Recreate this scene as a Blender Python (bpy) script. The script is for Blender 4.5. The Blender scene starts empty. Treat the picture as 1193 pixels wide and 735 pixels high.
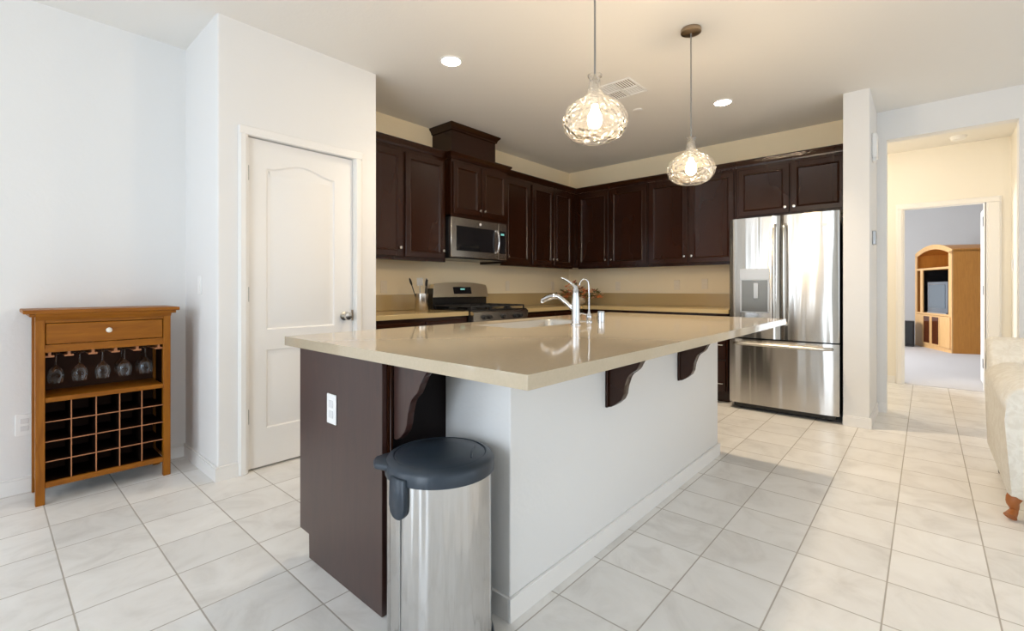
import bpy, bmesh, math, random
from mathutils import Vector, Matrix
random.seed(7)
sc = bpy.context.scene
C = sc.collection
PI = math.pi

# ------------------------------------------------------------------ camera
cam_d = bpy.data.cameras.new('camera'); cam = bpy.data.objects.new('camera', cam_d); C.objects.link(cam)
cam.location = (0, 0, 1.12)
cam.rotation_euler = (PI/2, 0, math.radians(41.5 - 90))
cam_d.sensor_width = 36; cam_d.lens = 545*36/1193; cam_d.shift_y = -31.5/1193; cam_d.clip_start = 0.05
sc.camera = cam
# ------------------------------------------------------------------ exposure, world, daylight
sc.view_settings.view_transform = 'Standard'; sc.view_settings.look = 'None'
sc.view_settings.exposure = 0.40; sc.view_settings.gamma = 1.0; sc.view_settings.use_curve_mapping = False
sc.cycles.max_bounces = 10; sc.cycles.diffuse_bounces = 8; sc.cycles.glossy_bounces = 5
sc.cycles.transparent_max_bounces = 16; sc.cycles.transmission_bounces = 8
sc.cycles.sample_clamp_indirect = 6; sc.cycles.caustics_reflective = False; sc.cycles.caustics_refractive = False
w = bpy.data.worlds.new('sky'); sc.world = w; w.use_nodes = True
w.node_tree.nodes['Background'].inputs[0].default_value = (0.78, 0.88, 1.0, 1)
w.node_tree.nodes['Background'].inputs[1].default_value = 0.7
def area(name, loc, rot, sx, sy, power, col, spread=180):
    l = bpy.data.lights.new(name, 'AREA'); l.shape = 'RECTANGLE'; l.size = sx; l.size_y = sy
    l.energy = power; l.color = col; l.spread = math.radians(spread)
    o = bpy.data.objects.new(name, l); C.objects.link(o); o.location = loc; o.rotation_euler = rot
    return o
# daylight entering through west windows, added south windows and the far room's window
area('daylight_west', (-2.64, 0.3, 1.25), (0, -PI/2, 0), 2.0, 1.2, 50, (0.77, 0.88, 1.0))
area('daylight_west', (-2.64, 2.13, 1.25), (0, -PI/2, 0), 2.0, 0.46, 9, (0.84, 0.92, 1.0))
area('daylight_west', (-2.64, 2.93, 1.25), (0, -PI/2, 0), 2.0, 0.4, 19, (0.77, 0.88, 1.0))
area('added_daylight_south', (0.3, -3.24, 1.25), (PI/2, 0, 0), 3.6, 2.0, 16, (0.86, 0.97, 1.0))  # unseen south windows, added to brighten the room from behind
area('added_daylight_south_east', (3.6, -3.24, 1.35), (PI/2, 0, 0), 1.8, 1.5, 10, (0.98, 0.98, 1.0))
area('daylight_far_room', (9.6, 2.54, 1.4), (-PI/2, 0, 0), 2.2, 1.5, 110, (0.95, 0.97, 1.0))

# ------------------------------------------------------------------ materials
def mat(name, col=(0.8,0.8,0.8), rough=0.5, metal=0.0, spec=0.5, coat=0.0, coat_r=0.1, emit=None, es=0.0, aniso=0.0):
    m = bpy.data.materials.new(name); m.use_nodes = True
    p = m.node_tree.nodes['Principled BSDF']
    p.inputs['Base Color'].default_value = (*col, 1); p.inputs['Roughness'].default_value = rough
    p.inputs['Metallic'].default_value = metal; p.inputs['Specular IOR Level'].default_value = spec
    p.inputs['Coat Weight'].default_value = coat; p.inputs['Coat Roughness'].default_value = coat_r
    p.inputs['Anisotropic'].default_value = aniso
    if emit: p.inputs['Emission Color'].default_value = (*emit, 1); p.inputs['Emission Strength'].default_value = es
    return m
def nt(m): return m.node_tree.nodes, m.node_tree.links, m.node_tree.nodes['Principled BSDF']
def coords(m, scale=(1,1,1), kind='Object'):
    N, L, p = nt(m)
    tc = N.new('ShaderNodeTexCoord'); mp = N.new('ShaderNodeMapping'); mp.inputs['Scale'].default_value = scale
    L.new(tc.outputs[kind], mp.inputs['Vector']); return mp.outputs[0]
def noise(m, vec, scale, detail=4, rough=0.5, dist=0.0):
    N, L, p = nt(m); n = N.new('ShaderNodeTexNoise')
    n.inputs['Scale'].default_value = scale; n.inputs['Detail'].default_value = detail
    n.inputs['Roughness'].default_value = rough; n.inputs['Distortion'].default_value = dist
    L.new(vec, n.inputs['Vector']); return n.outputs['Fac']
def ramp(m, fac, stops):
    N, L, p = nt(m); r = N.new('ShaderNodeValToRGB'); L.new(fac, r.inputs[0])
    while len(r.color_ramp.elements) < len(stops): r.color_ramp.elements.new(0.5)
    for e, (t, c) in zip(r.color_ramp.elements, stops): e.position = t; e.color = (*c, 1)
    return r.outputs[0]
def bump(m, fac, strength=0.2, dist=0.01):
    N, L, p = nt(m); b = N.new('ShaderNodeBump'); b.inputs['Strength'].default_value = strength
    b.inputs['Distance'].default_value = dist; L.new(fac, b.inputs['Height']); L.new(b.outputs[0], p.inputs['Normal'])
    return b

def wallmat(name, col):
    m = mat(name, col, 0.75, spec=0.25); v = coords(m)
    bump(m, noise(m, v, 55, 3), 0.25, 0.003); return m
M = {}
M['wall'] = wallmat('white_wall_paint', (0.80, 0.797, 0.79))
M['kwall'] = wallmat('kitchen_wall_warm_lit', (0.93, 0.80, 0.57))  # warm kitchen light put into the wall colour
M['hall'] = wallmat('hall_wall_paint', (0.86, 0.825, 0.75))
M['far'] = wallmat('grey_blue_paint', (0.60, 0.605, 0.61))
M['ceil'] = wallmat('ceiling_paint', (0.82, 0.80, 0.765))
M['trim'] = mat('white_trim_paint', (0.84, 0.83, 0.815), 0.5, spec=0.35)
M['plate'] = mat('white_plastic', (0.86, 0.86, 0.85), 0.35)
M['plate_warm'] = mat('white_plastic_warm_lit', (0.88, 0.77, 0.60), 0.4)  # white outlet plastic tinted to match the warm-lit wall colour
M['socketgrey'] = mat('white_socket_plastic', (0.72, 0.72, 0.72), 0.4)
M['greyplastic'] = mat('grey_plastic', (0.35, 0.35, 0.34), 0.4)
# tile floor
m = mat('stone_tile_floor', rough=0.33, spec=0.45); N, L, p = nt(m)
geo = N.new('ShaderNodeNewGeometry'); sep = N.new('ShaderNodeSeparateXYZ'); L.new(geo.outputs['Position'], sep.inputs[0])
def mth(op, a, b=None):
    n = N.new('ShaderNodeMath'); n.operation = op
    for i, s in enumerate((a, b)):
        if s is None: continue
        if isinstance(s, (int, float)): n.inputs[i].default_value = s
        else: L.new(s, n.inputs[i])
    return n.outputs[0]
tx = mth('DIVIDE', mth('SUBTRACT', sep.outputs[0], 0.207), 0.297); ty = mth('DIVIDE', mth('SUBTRACT', sep.outputs[1], 0.409), 0.298)
def edge(t):
    f = mth('FRACT', t); return mth('MINIMUM', f, mth('SUBTRACT', 1.0, f))
e = mth('MINIMUM', edge(tx), edge(ty))
mr = N.new('ShaderNodeMapRange'); mr.interpolation_type = 'SMOOTHSTEP'; L.new(e, mr.inputs[0])
mr.inputs[1].default_value = 0.005; mr.inputs[2].default_value = 0.012
cmb = N.new('ShaderNodeCombineXYZ'); L.new(mth('FLOOR', tx), cmb.inputs[0]); L.new(mth('FLOOR', ty), cmb.inputs[1])
wn = N.new('ShaderNodeTexWhiteNoise'); L.new(cmb.outputs[0], wn.inputs['Vector'])
off = N.new('ShaderNodeVectorMath'); off.operation = 'MULTIPLY_ADD'; L.new(wn.outputs['Color'], off.inputs[0]); off.inputs[1].default_value = (9,9,9); L.new(geo.outputs['Position'], off.inputs[2])
n1 = noise(m, off.outputs[0], 4.5, 6, 0.6, 0.8)
tc_ = ramp(m, n1, [(0.28, (0.66, 0.64, 0.61)), (0.5, (0.785, 0.77, 0.745)), (0.72, (0.84, 0.83, 0.81))])
hs = N.new('ShaderNodeHueSaturation'); L.new(tc_, hs.inputs['Color'])
L.new(mth('ADD', mth('MULTIPLY', wn.outputs['Value'], 0.10), 0.95), hs.inputs['Value'])
mx = N.new('ShaderNodeMix'); mx.data_type = 'RGBA'; L.new(mr.outputs[0], mx.inputs[0]); mx.inputs[6].default_value = (0.43, 0.395, 0.35, 1); L.new(hs.outputs[0], mx.inputs[7])
L.new(mx.outputs[2], p.inputs['Base Color'])
L.new(mth('ADD', mth('MULTIPLY', mr.outputs[0], -0.35), 0.68), p.inputs['Roughness'])
bump(m, mth('ADD', mr.outputs[0], mth('MULTIPLY', n1, 0.12)), 0.35, 0.003)
M['tile'] = m
m = mat('carpet_pile', (0.62, 0.60, 0.60), 0.95, spec=0.1); bump(m, noise(m, coords(m), 180, 2), 0.6, 0.01); M['carpet'] = m
# woods
def wood(name, stops, rough, coat, scale=(3, 3, 0.35), ns=14, coat_r=0.2, spec=0.5):
    m = mat(name, rough=rough, spec=spec, coat=coat, coat_r=coat_r); v = coords(m, scale); N, L, p = nt(m)
    f = noise(m, v, ns, 6, 0.6, 1.0); L.new(ramp(m, f, stops), p.inputs['Base Color']); 
    if 'espresso' not in name: bump(m, f, 0.02, 0.001)
    return m
M['espresso'] = mat('espresso_wood', rough=0.23, spec=0.38); m = M['espresso']
nt(m)[1].new(ramp(m, noise(m, coords(m, (1, 1, 0.3)), 2.5, 2), [(0.3, (0.022, 0.0054, 0.0014)), (0.7, (0.028, 0.0070, 0.0018))]), nt(m)[2].inputs['Base Color'])
M['espresso_panel'] = wood('espresso_veneer', [(0.3, (0.030, 0.011, 0.008)), (0.7, (0.052, 0.019, 0.013))], 0.4, 0.6, coat_r=0.28)
M['dark'] = mat('recess_shaded_wood', (0.006, 0.003, 0.003), 0.6, spec=0.2)  # dark cabinet wood with the shade of the island recess put in
M['oak'] = wood('rack_oak_wood', [(0.3, (0.23, 0.070, 0.003)), (0.7, (0.34, 0.120, 0.006))], 0.45, 0.0, spec=0.28)
M['oakx'] = wood('rack_oak_rails', [(0.3, (0.23, 0.070, 0.003)), (0.7, (0.34, 0.120, 0.006))], 0.45, 0.0, spec=0.28, scale=(0.35, 3, 3))
M['oakthin'] = mat('divider_wood', (0.42, 0.17, 0.07), 0.5)
M['rackin'] = mat('rack_inner_shaded_wood', (0.014, 0.005, 0.002), 0.7, spec=0.15)  # rack wood darkened, interior shade put into the colour
M['honey'] = wood('honey_oak_veneer', [(0.3, (0.50, 0.20, 0.03)), (0.7, (0.60, 0.265, 0.045))], 0.4, 0.1)
M['honeyl'] = wood('light_honey_oak', [(0.3, (0.66, 0.38, 0.15)), (0.7, (0.76, 0.47, 0.21))], 0.4, 0.1)
M['claw'] = mat('carved_foot_wood', (0.36, 0.12, 0.03), 0.4)
# quartz
m = mat('beige_quartz', rough=0.07, spec=0.55); N, L, p = nt(m); v = coords(m)
f = noise(m, v, 120, 3, 0.7); L.new(ramp(m, f, [(0.35, (0.52, 0.435, 0.315)), (0.65, (0.55, 0.46, 0.335))]), p.inputs['Base Color']); M['quartz'] = m
m = mat('beige_quartz_warm_lit', (0.52, 0.385, 0.19), rough=0.1, spec=0.5); M['quartz_back'] = m  # same quartz as the island, with warm kitchen light put into its colour
# metals
def brushed(name, col, rough, scale, wob=0.0, wscale=(1,1,1), ws=2.0):
    m = mat(name, col, rough, 1.0, aniso=0.0); N, L, p = nt(m)
    f = noise(m, coords(m, scale), 60, 2)
    mm = N.new('ShaderNodeMapRange'); L.new(f, mm.inputs[0]); mm.inputs[3].default_value = rough*0.75; mm.inputs[4].default_value = rough*1.3
    L.new(mm.outputs[0], p.inputs['Roughness'])
    if wob:
        f2 = noise(m, coords(m, wscale), ws, 1, 0.3, 0.3)
        bump(m, f2, 1.0, wob)
    return m
M['steel'] = brushed('fridge_stainless', (0.58, 0.555, 0.52), 0.2, (1, 1, 40), 0.009, (1, 3.5, 0.3), 2.6)
N, L, p = nt(M['steel']); p.inputs['Anisotropic'].default_value = 0.8; p.inputs['Anisotropic Rotation'].default_value = 0.25; tg = N.new('ShaderNodeTangent'); tg.direction_type = 'RADIAL'; tg.axis = 'Z'; L.new(tg.outputs[0], p.inputs['Tangent'])
M['steel2'] = brushed('brushed_stainless', (0.62, 0.58, 0.52), 0.24, (1, 1, 30))
M['binsteel'] = brushed('bin_stainless', (0.62, 0.62, 0.62), 0.13, (40, 40, 1), 0.011, (1, 1, 0.03), 26)
M['chrome'] = mat('chrome', (0.66, 0.67, 0.69), 0.05, 1.0)
M['nickel'] = mat('satin_nickel', (0.62, 0.60, 0.56), 0.25, 1.0)
M['hinge'] = mat('hinge_grey_metal', (0.34, 0.34, 0.34), 0.35, 1.0)
M['bronze'] = mat('bronze_canopy', (0.42, 0.33, 0.24), 0.28, 1.0)
M['black'] = mat('black_enamel', (0.012, 0.012, 0.013), 0.22)
M['iron'] = mat('cast_iron', (0.015, 0.015, 0.016), 0.6)
M['blackglass'] = mat('black_glass', (0.012, 0.012, 0.014), 0.05, coat=0.5)
M['bluegrey'] = mat('blue_grey_plastic', (0.024, 0.036, 0.052), 0.34)
M['fridgeside'] = mat('fridge_side_black', (0.02, 0.02, 0.021), 0.45)
M['silver'] = mat('silver_plastic', (0.45, 0.46, 0.47), 0.3, 0.4)
M['display'] = mat('appliance_display', (0.02, 0.03, 0.03), 0.1, emit=(0.3, 0.8, 0.7), es=0.5)
M['grey_disp'] = mat('dispenser_panel', (0.50, 0.50, 0.50), 0.3, 0.5)
M['tvscreen'] = mat('tv_glass', (0.10, 0.13, 0.16), 0.06, coat=1.0, coat_r=0.03)
M['white_mark'] = mat('engraved_mark', (0.75, 0.75, 0.75), 0.3)
M['upholst'] = mat('cream_brocade', (0.66, 0.63, 0.57), 0.75, spec=0.3)
N, L, p = nt(M['upholst']); v = coords(M['upholst'])
f = noise(M['upholst'], v, 16, 4, 0.6, 2.0); L.new(ramp(M['upholst'], f, [(0.4, (0.78, 0.75, 0.68)), (0.6, (0.86, 0.84, 0.78))]), p.inputs['Base Color']); bump(M['upholst'], f, 0.5, 0.01)
M['leafo'] = mat('orange_petal', (0.90, 0.30, 0.10), 0.6); M['leafr'] = mat('rust_petal', (0.45, 0.09, 0.04), 0.6)
M['leafg'] = mat('olive_leaf', (0.14, 0.13, 0.03), 0.6); M['leafp'] = mat('peach_petal', (0.95, 0.62, 0.38), 0.6)
M['basket'] = mat('pale_vase_ceramic', (0.5, 0.4, 0.28), 0.4)
def thin_glass(name, tint, haze, bumps=0.0, bs=20):
    m = bpy.data.materials.new(name); m.use_nodes = True; N = m.node_tree.nodes; L = m.node_tree.links
    N.remove(N['Principled BSDF']); out = N['Material Output']
    tr = N.new('ShaderNodeBsdfTransparent'); tr.inputs[0].default_value = (*tint, 1)
    gl = N.new('ShaderNodeBsdfGlossy'); gl.inputs['Roughness'].default_value = 0.05
    tl = N.new('ShaderNodeBsdfTranslucent'); tl.inputs[0].default_value = (0.95, 0.95, 0.95, 1)
    lw = N.new('ShaderNodeLayerWeight'); lw.inputs[0].default_value = 0.35
    m1 = N.new('ShaderNodeMixShader'); m1.inputs[0].default_value = haze; L.new(tr.outputs[0], m1.inputs[1]); L.new(tl.outputs[0], m1.inputs[2])
    m2 = N.new('ShaderNodeMixShader'); L.new(lw.outputs['Facing'], m2.inputs[0]); L.new(m1.outputs[0], m2.inputs[1]); L.new(gl.outputs[0], m2.inputs[2])
    L.new(m2.outputs[0], out.inputs[0])
    if bumps:
        tc = N.new('ShaderNodeTexCoord'); n = N.new('ShaderNodeTexVoronoi'); n.feature = 'SMOOTH_F1'; n.inputs['Scale'].default_value = bs; L.new(tc.outputs['Object'], n.inputs['Vector'])
        b = N.new('ShaderNodeBump'); b.inputs['Strength'].default_value = bumps; b.inputs['Distance'].default_value = 0.02; L.new(n.outputs['Distance'], b.inputs['Height'])
        for s in (gl, tl, lw): L.new(b.outputs[0], s.inputs['Normal'])
    return m
M['shade'] = thin_glass('hammered_clear_glass', (0.97, 0.96, 0.94), 0.025, 1.0, 44)
M['wineglass'] = thin_glass('reflection_haze_glass', (0.90, 0.92, 0.94), 0.2)  # white haze stands in for window reflections on the bowls
def emis(name, col, s):
    m = bpy.data.materials.new(name); m.use_nodes = True; N = m.node_tree.nodes
    N.remove(N['Principled BSDF']); e = N.new('ShaderNodeEmission'); e.inputs[0].default_value = (*col, 1); e.inputs[1].default_value = s
    m.node_tree.links.new(e.outputs[0], N['Material Output'].inputs[0]); return m
M['bulb'] = emis('pendant_bulb_glow', (1.0, 0.77, 0.50), 290)
M['canlight'] = emis('downlight_lens', (1.0, 0.88, 0.70), 60)

# ------------------------------------------------------------------ geometry helpers
class B:
    def __init__(s): s.bm = bmesh.new()
    def box(s, x0, x1, y0, y1, z0, z1, bev=0.0, seg=1):
        t = bmesh.new()
        v = [t.verts.new(c) for c in ((x0,y0,z0),(x1,y0,z0),(x1,y1,z0),(x0,y1,z0),(x0,y0,z1),(x1,y0,z1),(x1,y1,z1),(x0,y1,z1))]
        for f in ((0,3,2,1),(4,5,6,7),(0,1,5,4),(1,2,6,5),(2,3,7,6),(3,0,4,7)): t.faces.new([v[i] for i in f])
        if bev: bmesh.ops.bevel(t, geom=t.edges[:], offset=bev, segments=seg, affect='EDGES', profile=0.5)
        return s.add(t)
    def add(s, t):
        me = bpy.data.meshes.new('t'); bmesh.ops.recalc_face_normals(t, faces=t.faces[:]); t.to_mesh(me); t.free(); s.bm.from_mesh(me); bpy.data.meshes.remove(me); return s
    def prism(s, pts, a0, a1, f, bev=0.0):
        """pts 2D polygon, extruded from a0 to a1; f(p, q, a) -> 3D"""
        t = bmesh.new()
        lo = [t.verts.new(f(p[0], p[1], a0)) for p in pts]; hi = [t.verts.new(f(p[0], p[1], a1)) for p in pts]
        n = len(pts); t.faces.new(lo); t.faces.new(hi[::-1])
        for i in range(n): t.faces.new((lo[i], lo[(i+1)%n], hi[(i+1)%n], hi[i]))
        if bev: bmesh.ops.bevel(t, geom=t.edges[:], offset=bev, segments=1, affect='EDGES')
        return s.add(t)
    def lathe(s, prof, c=(0,0,0), n=32, axis='z', sx=1.0, sy=1.0, caps=True):
        t = bmesh.new(); rings = []
        for r, z in prof:
            if r < 1e-6: rings.append([t.verts.new((0,0,z))])
            else: rings.append([t.verts.new((r*sx*math.cos(2*PI*i/n), r*sy*math.sin(2*PI*i/n), z)) for i in range(n)])
        for a, b in zip(rings, rings[1:]):
            for i in range(n):
                j = (i+1) % n
                q = ([a[0]] if len(a) == 1 else [a[i], a[j]]) + ([b[0]] if len(b) == 1 else [b[j], b[i]])
                if len(q) > 2: t.faces.new(q)
        if caps:
            for R in (rings[0], rings[-1]):
                if len(R) > 1: t.faces.new(R)
        if axis == 'x': bmesh.ops.rotate(t, verts=t.verts[:], matrix=Matrix.Rotation(PI/2, 3, 'Y'))
        if axis == 'y': bmesh.ops.rotate(t, verts=t.verts[:], matrix=Matrix.Rotation(-PI/2, 3, 'X'))
        if axis == '-x': bmesh.ops.rotate(t, verts=t.verts[:], matrix=Matrix.Rotation(-PI/2, 3, 'Y'))
        if axis == '-y': bmesh.ops.rotate(t, verts=t.verts[:], matrix=Matrix.Rotation(PI/2, 3, 'X'))
        bmesh.ops.translate(t, verts=t.verts[:], vec=c)
        if not caps:
            me = bpy.data.meshes.new('t'); t.to_mesh(me); t.free(); s.bm.from_mesh(me); bpy.data.meshes.remove(me); return s
        return s.add(t)
    def cyl(s, c, r, h, n=24, axis='z', r2=None):
        return s.lathe([(r, 0), (r if r2 is None else r2, h)], c, n, axis)
    def tube(s, pts, r, n=10, smooth=0):
        P = [Vector(q) for q in pts]
        for _ in range(smooth):
            Q = [P[0]]
            for a, b in zip(P, P[1:]): Q += [a*0.75+b*0.25, a*0.25+b*0.75]
            P = Q + [P[-1]]
        R = r if isinstance(r, (list, tuple)) else None
        t = bmesh.new(); rings = []; ref = None
        for i, q in enumerate(P):
            d = (P[min(i+1, len(P)-1)] - P[max(i-1, 0)]).normalized()
            if ref is None: ref = Vector((0,0,1)) if abs(d.z) < 0.9 else Vector((1,0,0))
            u = (ref - d*ref.dot(d)).normalized(); ref = u; v = d.cross(u)
            if R: k = i/(len(P)-1)*(len(R)-1); a = int(min(k, len(R)-2)); rr = R[a]+(R[a+1]-R[a])*(k-a)
            else: rr = r
            rings.append([t.verts.new(q + (u*math.cos(2*PI*j/n)+v*math.sin(2*PI*j/n))*rr) for j in range(n)])
        for a, b in zip(rings, rings[1:]):
            for j in range(n): t.faces.new((a[j], a[(j+1)%n], b[(j+1)%n], b[j]))
        t.faces.new(rings[0]); t.faces.new(rings[-1])
        return s.add(t)
    def rings(s, loops, cap_last=True, cap_first=False):
        t = bmesh.new(); R = [[t.verts.new(q) for q in l] for l in loops]; n = len(R[0])
        for a, b in zip(R, R[1:]):
            for j in range(n): t.faces.new((a[j], a[(j+1)%n], b[(j+1)%n], b[j]))
        if cap_last: t.faces.new(R[-1])
        if cap_first: t.faces.new(R[0])
        return s.add(t)

def org(o):
    v = Vector((0,0,0))
    while o is not None: v += o.location; o = o.parent
    return v
def obj(name, b, m, parent=None, smooth=40, world=True):
    bm = b.bm
    if parent is not None and world: bmesh.ops.translate(bm, verts=bm.verts[:], vec=-org(parent))
    me = bpy.data.meshes.new(name); bm.to_mesh(me); bm.free(); me.materials.append(m if not isinstance(m, str) else M[m])
    if smooth:
        for q in me.polygons: q.use_smooth = True
        me.set_sharp_from_angle(angle=math.radians(smooth))
    o = bpy.data.objects.new(name, me); C.objects.link(o)
    if parent is not None: o.parent = parent
    return o
def tag(o, label, cat, group=None):
    o['label'] = label; o['category'] = cat
    if group: o['group'] = group
    return o
def thing(name, label, cat, loc=(0,0,0), group=None, rz=0):
    o = bpy.data.objects.new(name, None); C.objects.link(o); o.empty_display_size = 0.1
    o.location = loc; o.rotation_euler = (0,0,rz); return tag(o, label, cat, group)
def struct(name, b, m, parent=None, smooth=0):
    o = obj(name, b, m, parent, smooth)
    if parent is None: o['kind'] = 'structure'
    return o
def lone(name, b, m, label, cat, base, group=None, smooth=40):
    """a one-mesh thing whose origin sits at its base"""
    bmesh.ops.translate(b.bm, verts=b.bm.verts[:], vec=-Vector(base)); o = obj(name, b, m, None, smooth); o.location = base
    return tag(o, label, cat, group)
def dup(root, loc, label, rz=None):
    r = root.copy(); C.objects.link(r); r.location = loc; r['label'] = label
    if rz is not None: r.rotation_euler = (0,0,rz)
    def rec(src, dst):
        for ch in list(src.children):
            c = ch.copy(); C.objects.link(c); c.parent = dst; rec(ch, c)
    rec(root, r); return r

# ------------------------------------------------------------------ the room
CZ = 2.72; YW = 3.72; XW = 5.40
struct('floor', B().box(-2.6, 7.165, -3.2, 4.0, -0.1, 0), 'tile')
struct('floor_far_room', B().box(7.165, 13.2, -3.2, 2.6, -0.1, 0.004), 'carpet')
struct('ceiling', B().box(-2.6, 7.27, -3.2, 4.0, CZ, CZ+0.1), 'ceil')
struct('wall_left', B().box(-2.6, 0.9, YW, YW+0.12, 0, CZ), 'wall')
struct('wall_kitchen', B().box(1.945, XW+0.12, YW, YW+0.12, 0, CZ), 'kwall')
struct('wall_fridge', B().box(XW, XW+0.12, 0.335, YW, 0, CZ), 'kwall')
# pantry box: three faces around the pantry door, rounded outer corner
b = B(); b.prism([(0.9+0.012*(1-math.cos(math.radians(t_))), 3.08+0.012*(1-math.sin(math.radians(t_)))) for t_ in range(0, 91, 15)] + [(1.058, 3.08), (1.058, YW+0.12), (0.9, YW+0.12)], 0, CZ, lambda x, y, z: (x, y, z)); b.box(1.058, 1.772, 3.08, 3.2, 2.05, CZ); b.box(1.772, 1.945, 3.08, YW+0.12, 0, CZ); b.box(1.058, 1.772, 3.30, YW+0.1, 0, 2.05)
struct('wall_pantry', b, 'wall')
struct('wall_pillar', B().box(4.68, XW, 0.335, 0.51, 0, CZ, 0.004, 2), 'wall')
b = B(); b.box(XW, XW+0.12, 0.265, 0.335, 0, CZ); b.box(XW, XW+0.12, -0.55, 0.265, 2.46, CZ); b.box(XW, XW+0.12, -3.2, -0.55, 0, CZ)
struct('wall_hall_opening', b, 'wall')
b = B(); b.box(7.15, 7.27, 0.20, 1.32, 0, CZ); b.box(7.15, 7.27, -0.48, 0.20, 2.05, CZ); b.box(7.15, 7.27, -0.79, -0.48, 0, CZ)
struct('wall_hall_end', b, 'hall')
struct('wall_hall_right', B().box(XW+0.12, 7.15, -0.79, -0.67, 0, CZ), 'hall')
struct('wall_hall_left', B().box(XW+0.12, 7.15, 1.20, 1.32, 0, CZ), 'hall')
# far room shell
b = B(); b.box(13.0, 13.12, -3.2, 2.6, 0, 3.1); struct('wall_far_back', b, 'far')
b = B(); b.box(7.27, 8.4, 2.5, 2.62, 0, 3.1); b.box(10.8, 13.0, 2.5, 2.62, 0, 3.1); b.box(8.4, 10.8, 2.5, 2.62, 0, 0.6); b.box(8.4, 10.8, 2.5, 2.62, 2.2, 3.1)
struct('wall_far_left', b, 'far')
struct('wall_far_right', B().box(7.27, 13.0, -3.2, -3.08, 0, 3.1), 'far')
b = B(); b.box(7.27, 7.32, 0.28, 2.5, 0, 3.1); b.box(7.27, 7.32, -3.08, -0.60, 0, 3.1); b.box(7.27, 7.32, -0.60, 0.28, 2.15, 3.1); struct('wall_far_near', b, 'far')
struct('ceiling_far_room', B().box(7.27, 13.12, -3.2, 2.62, 3.1, 3.2), 'ceil')
# walls behind the camera with window openings, the south ones added for brightness
b = B(); b.box(-2.6, -2.48, -3.2, -0.3, 0, CZ); b.box(-2.6, -2.48, 3.13, YW, 0, CZ); b.box(-2.6, -2.48, -0.3, 3.13, 0, 0.2); b.box(-2.6, -2.48, -0.3, 3.13, 2.3, CZ)
b.box(-2.6, -2.48, 0.9, 1.88, 0.2, 2.3); b.box(-2.6, -2.48, 2.38, 2.73, 0.2, 2.3)
struct('wall_window_side', b, 'wall')
b = B(); b.box(-2.6, -1.55, -3.2, -3.08, 0, CZ); b.box(2.15, 2.65, -3.2, -3.08, 0, CZ); b.box(4.55, XW, -3.2, -3.08, 0, CZ)
b.box(-1.55, 2.15, -3.2, -3.08, 0, 0.2); b.box(-1.55, 2.15, -3.2, -3.08, 2.3, CZ); b.box(2.65, 4.55, -3.2, -3.08, 0, 0.55); b.box(2.65, 4.55, -3.2, -3.08, 2.15, CZ)
struct('wall_behind', b, 'wall')
def winframe(name, f, a0, a1, z0, z1, n):
    b = B(); t = 0.05
    for x in [a0] + [a0 + (a1-a0)*i/n for i in range(1, n)] + [a1]:
        q0, q1 = (x, x+t) if x == a0 else ((x-t, x) if x == a1 else (x-t/2, x+t/2)); f(b, q0, q1, z0, z1)
    f(b, a0, a1, z0, z0+t); f(b, a0, a1, z1-t, z1); return struct(name, b, 'trim')
winframe('window_1', lambda b, p, q, r, s: b.box(-2.57, -2.51, p, q, r, s), -0.3, 0.9, 0.2, 2.3, 2)
winframe('window_5', lambda b, p, q, r, s: b.box(-2.57, -2.51, p, q, r, s), 1.88, 2.38, 0.2, 2.3, 1)
winframe('window_6', lambda b, p, q, r, s: b.box(-2.57, -2.51, p, q, r, s), 2.73, 3.13, 0.2, 2.3, 1)
winframe('added_window_2', lambda b, p, q, r, s: b.box(p, q, -3.17, -3.11, r, s), -1.55, 2.15, 0.2, 2.3, 2)  # both south windows are unseen, added to carry fill daylight
winframe('added_window_3', lambda b, p, q, r, s: b.box(p, q, -3.17, -3.11, r, s), 2.65, 4.55, 0.55, 2.15, 2)
winframe('window_4', lambda b, p, q, r, s: b.box(p, q, 2.53, 2.59, r, s), 8.4, 10.8, 0.6, 2.2, 2)
# baseboards
def base(name, segs, h=0.085, m='trim'):
    b = B()
    for x0, x1, y0, y1 in segs:
        b.box(x0, x1, y0, y1, 0.0, h-0.012); 
        cx, cy = (x0+x1)/2, (y0+y1)/2
        if x1-x0 > y1-y0: b.box(x0, x1, y0 + (0.004), y1, h-0.012, h, 0.002)
        else: b.box(x0 + 0.004, x1, y0, y1, h-0.012, h, 0.002)
    return struct(name, b, m)
base('baseboard_left', [(-2.48, 0.887, YW-0.013, YW)])
base('baseboard_pantry', [(0.887, 0.9, 3.067, YW), (0.9, 1.008, 3.067, 3.08), (1.822, 1.945, 3.067, 3.08)])
base('baseboard_pillar', [(4.667, 4.68, 0.322, 0.51), (4.68, XW-0.013, 0.322, 0.335), (XW-0.013, XW, 0.265, 0.335)])
base('baseboard_hall', [(7.137, 7.15, 0.27, 1.2), (7.137, 7.15, -0.67, -0.55), (XW+0.12, 7.137, -0.67, -0.657), (XW-0.013, XW, -3.08, -0.55)])
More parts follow.
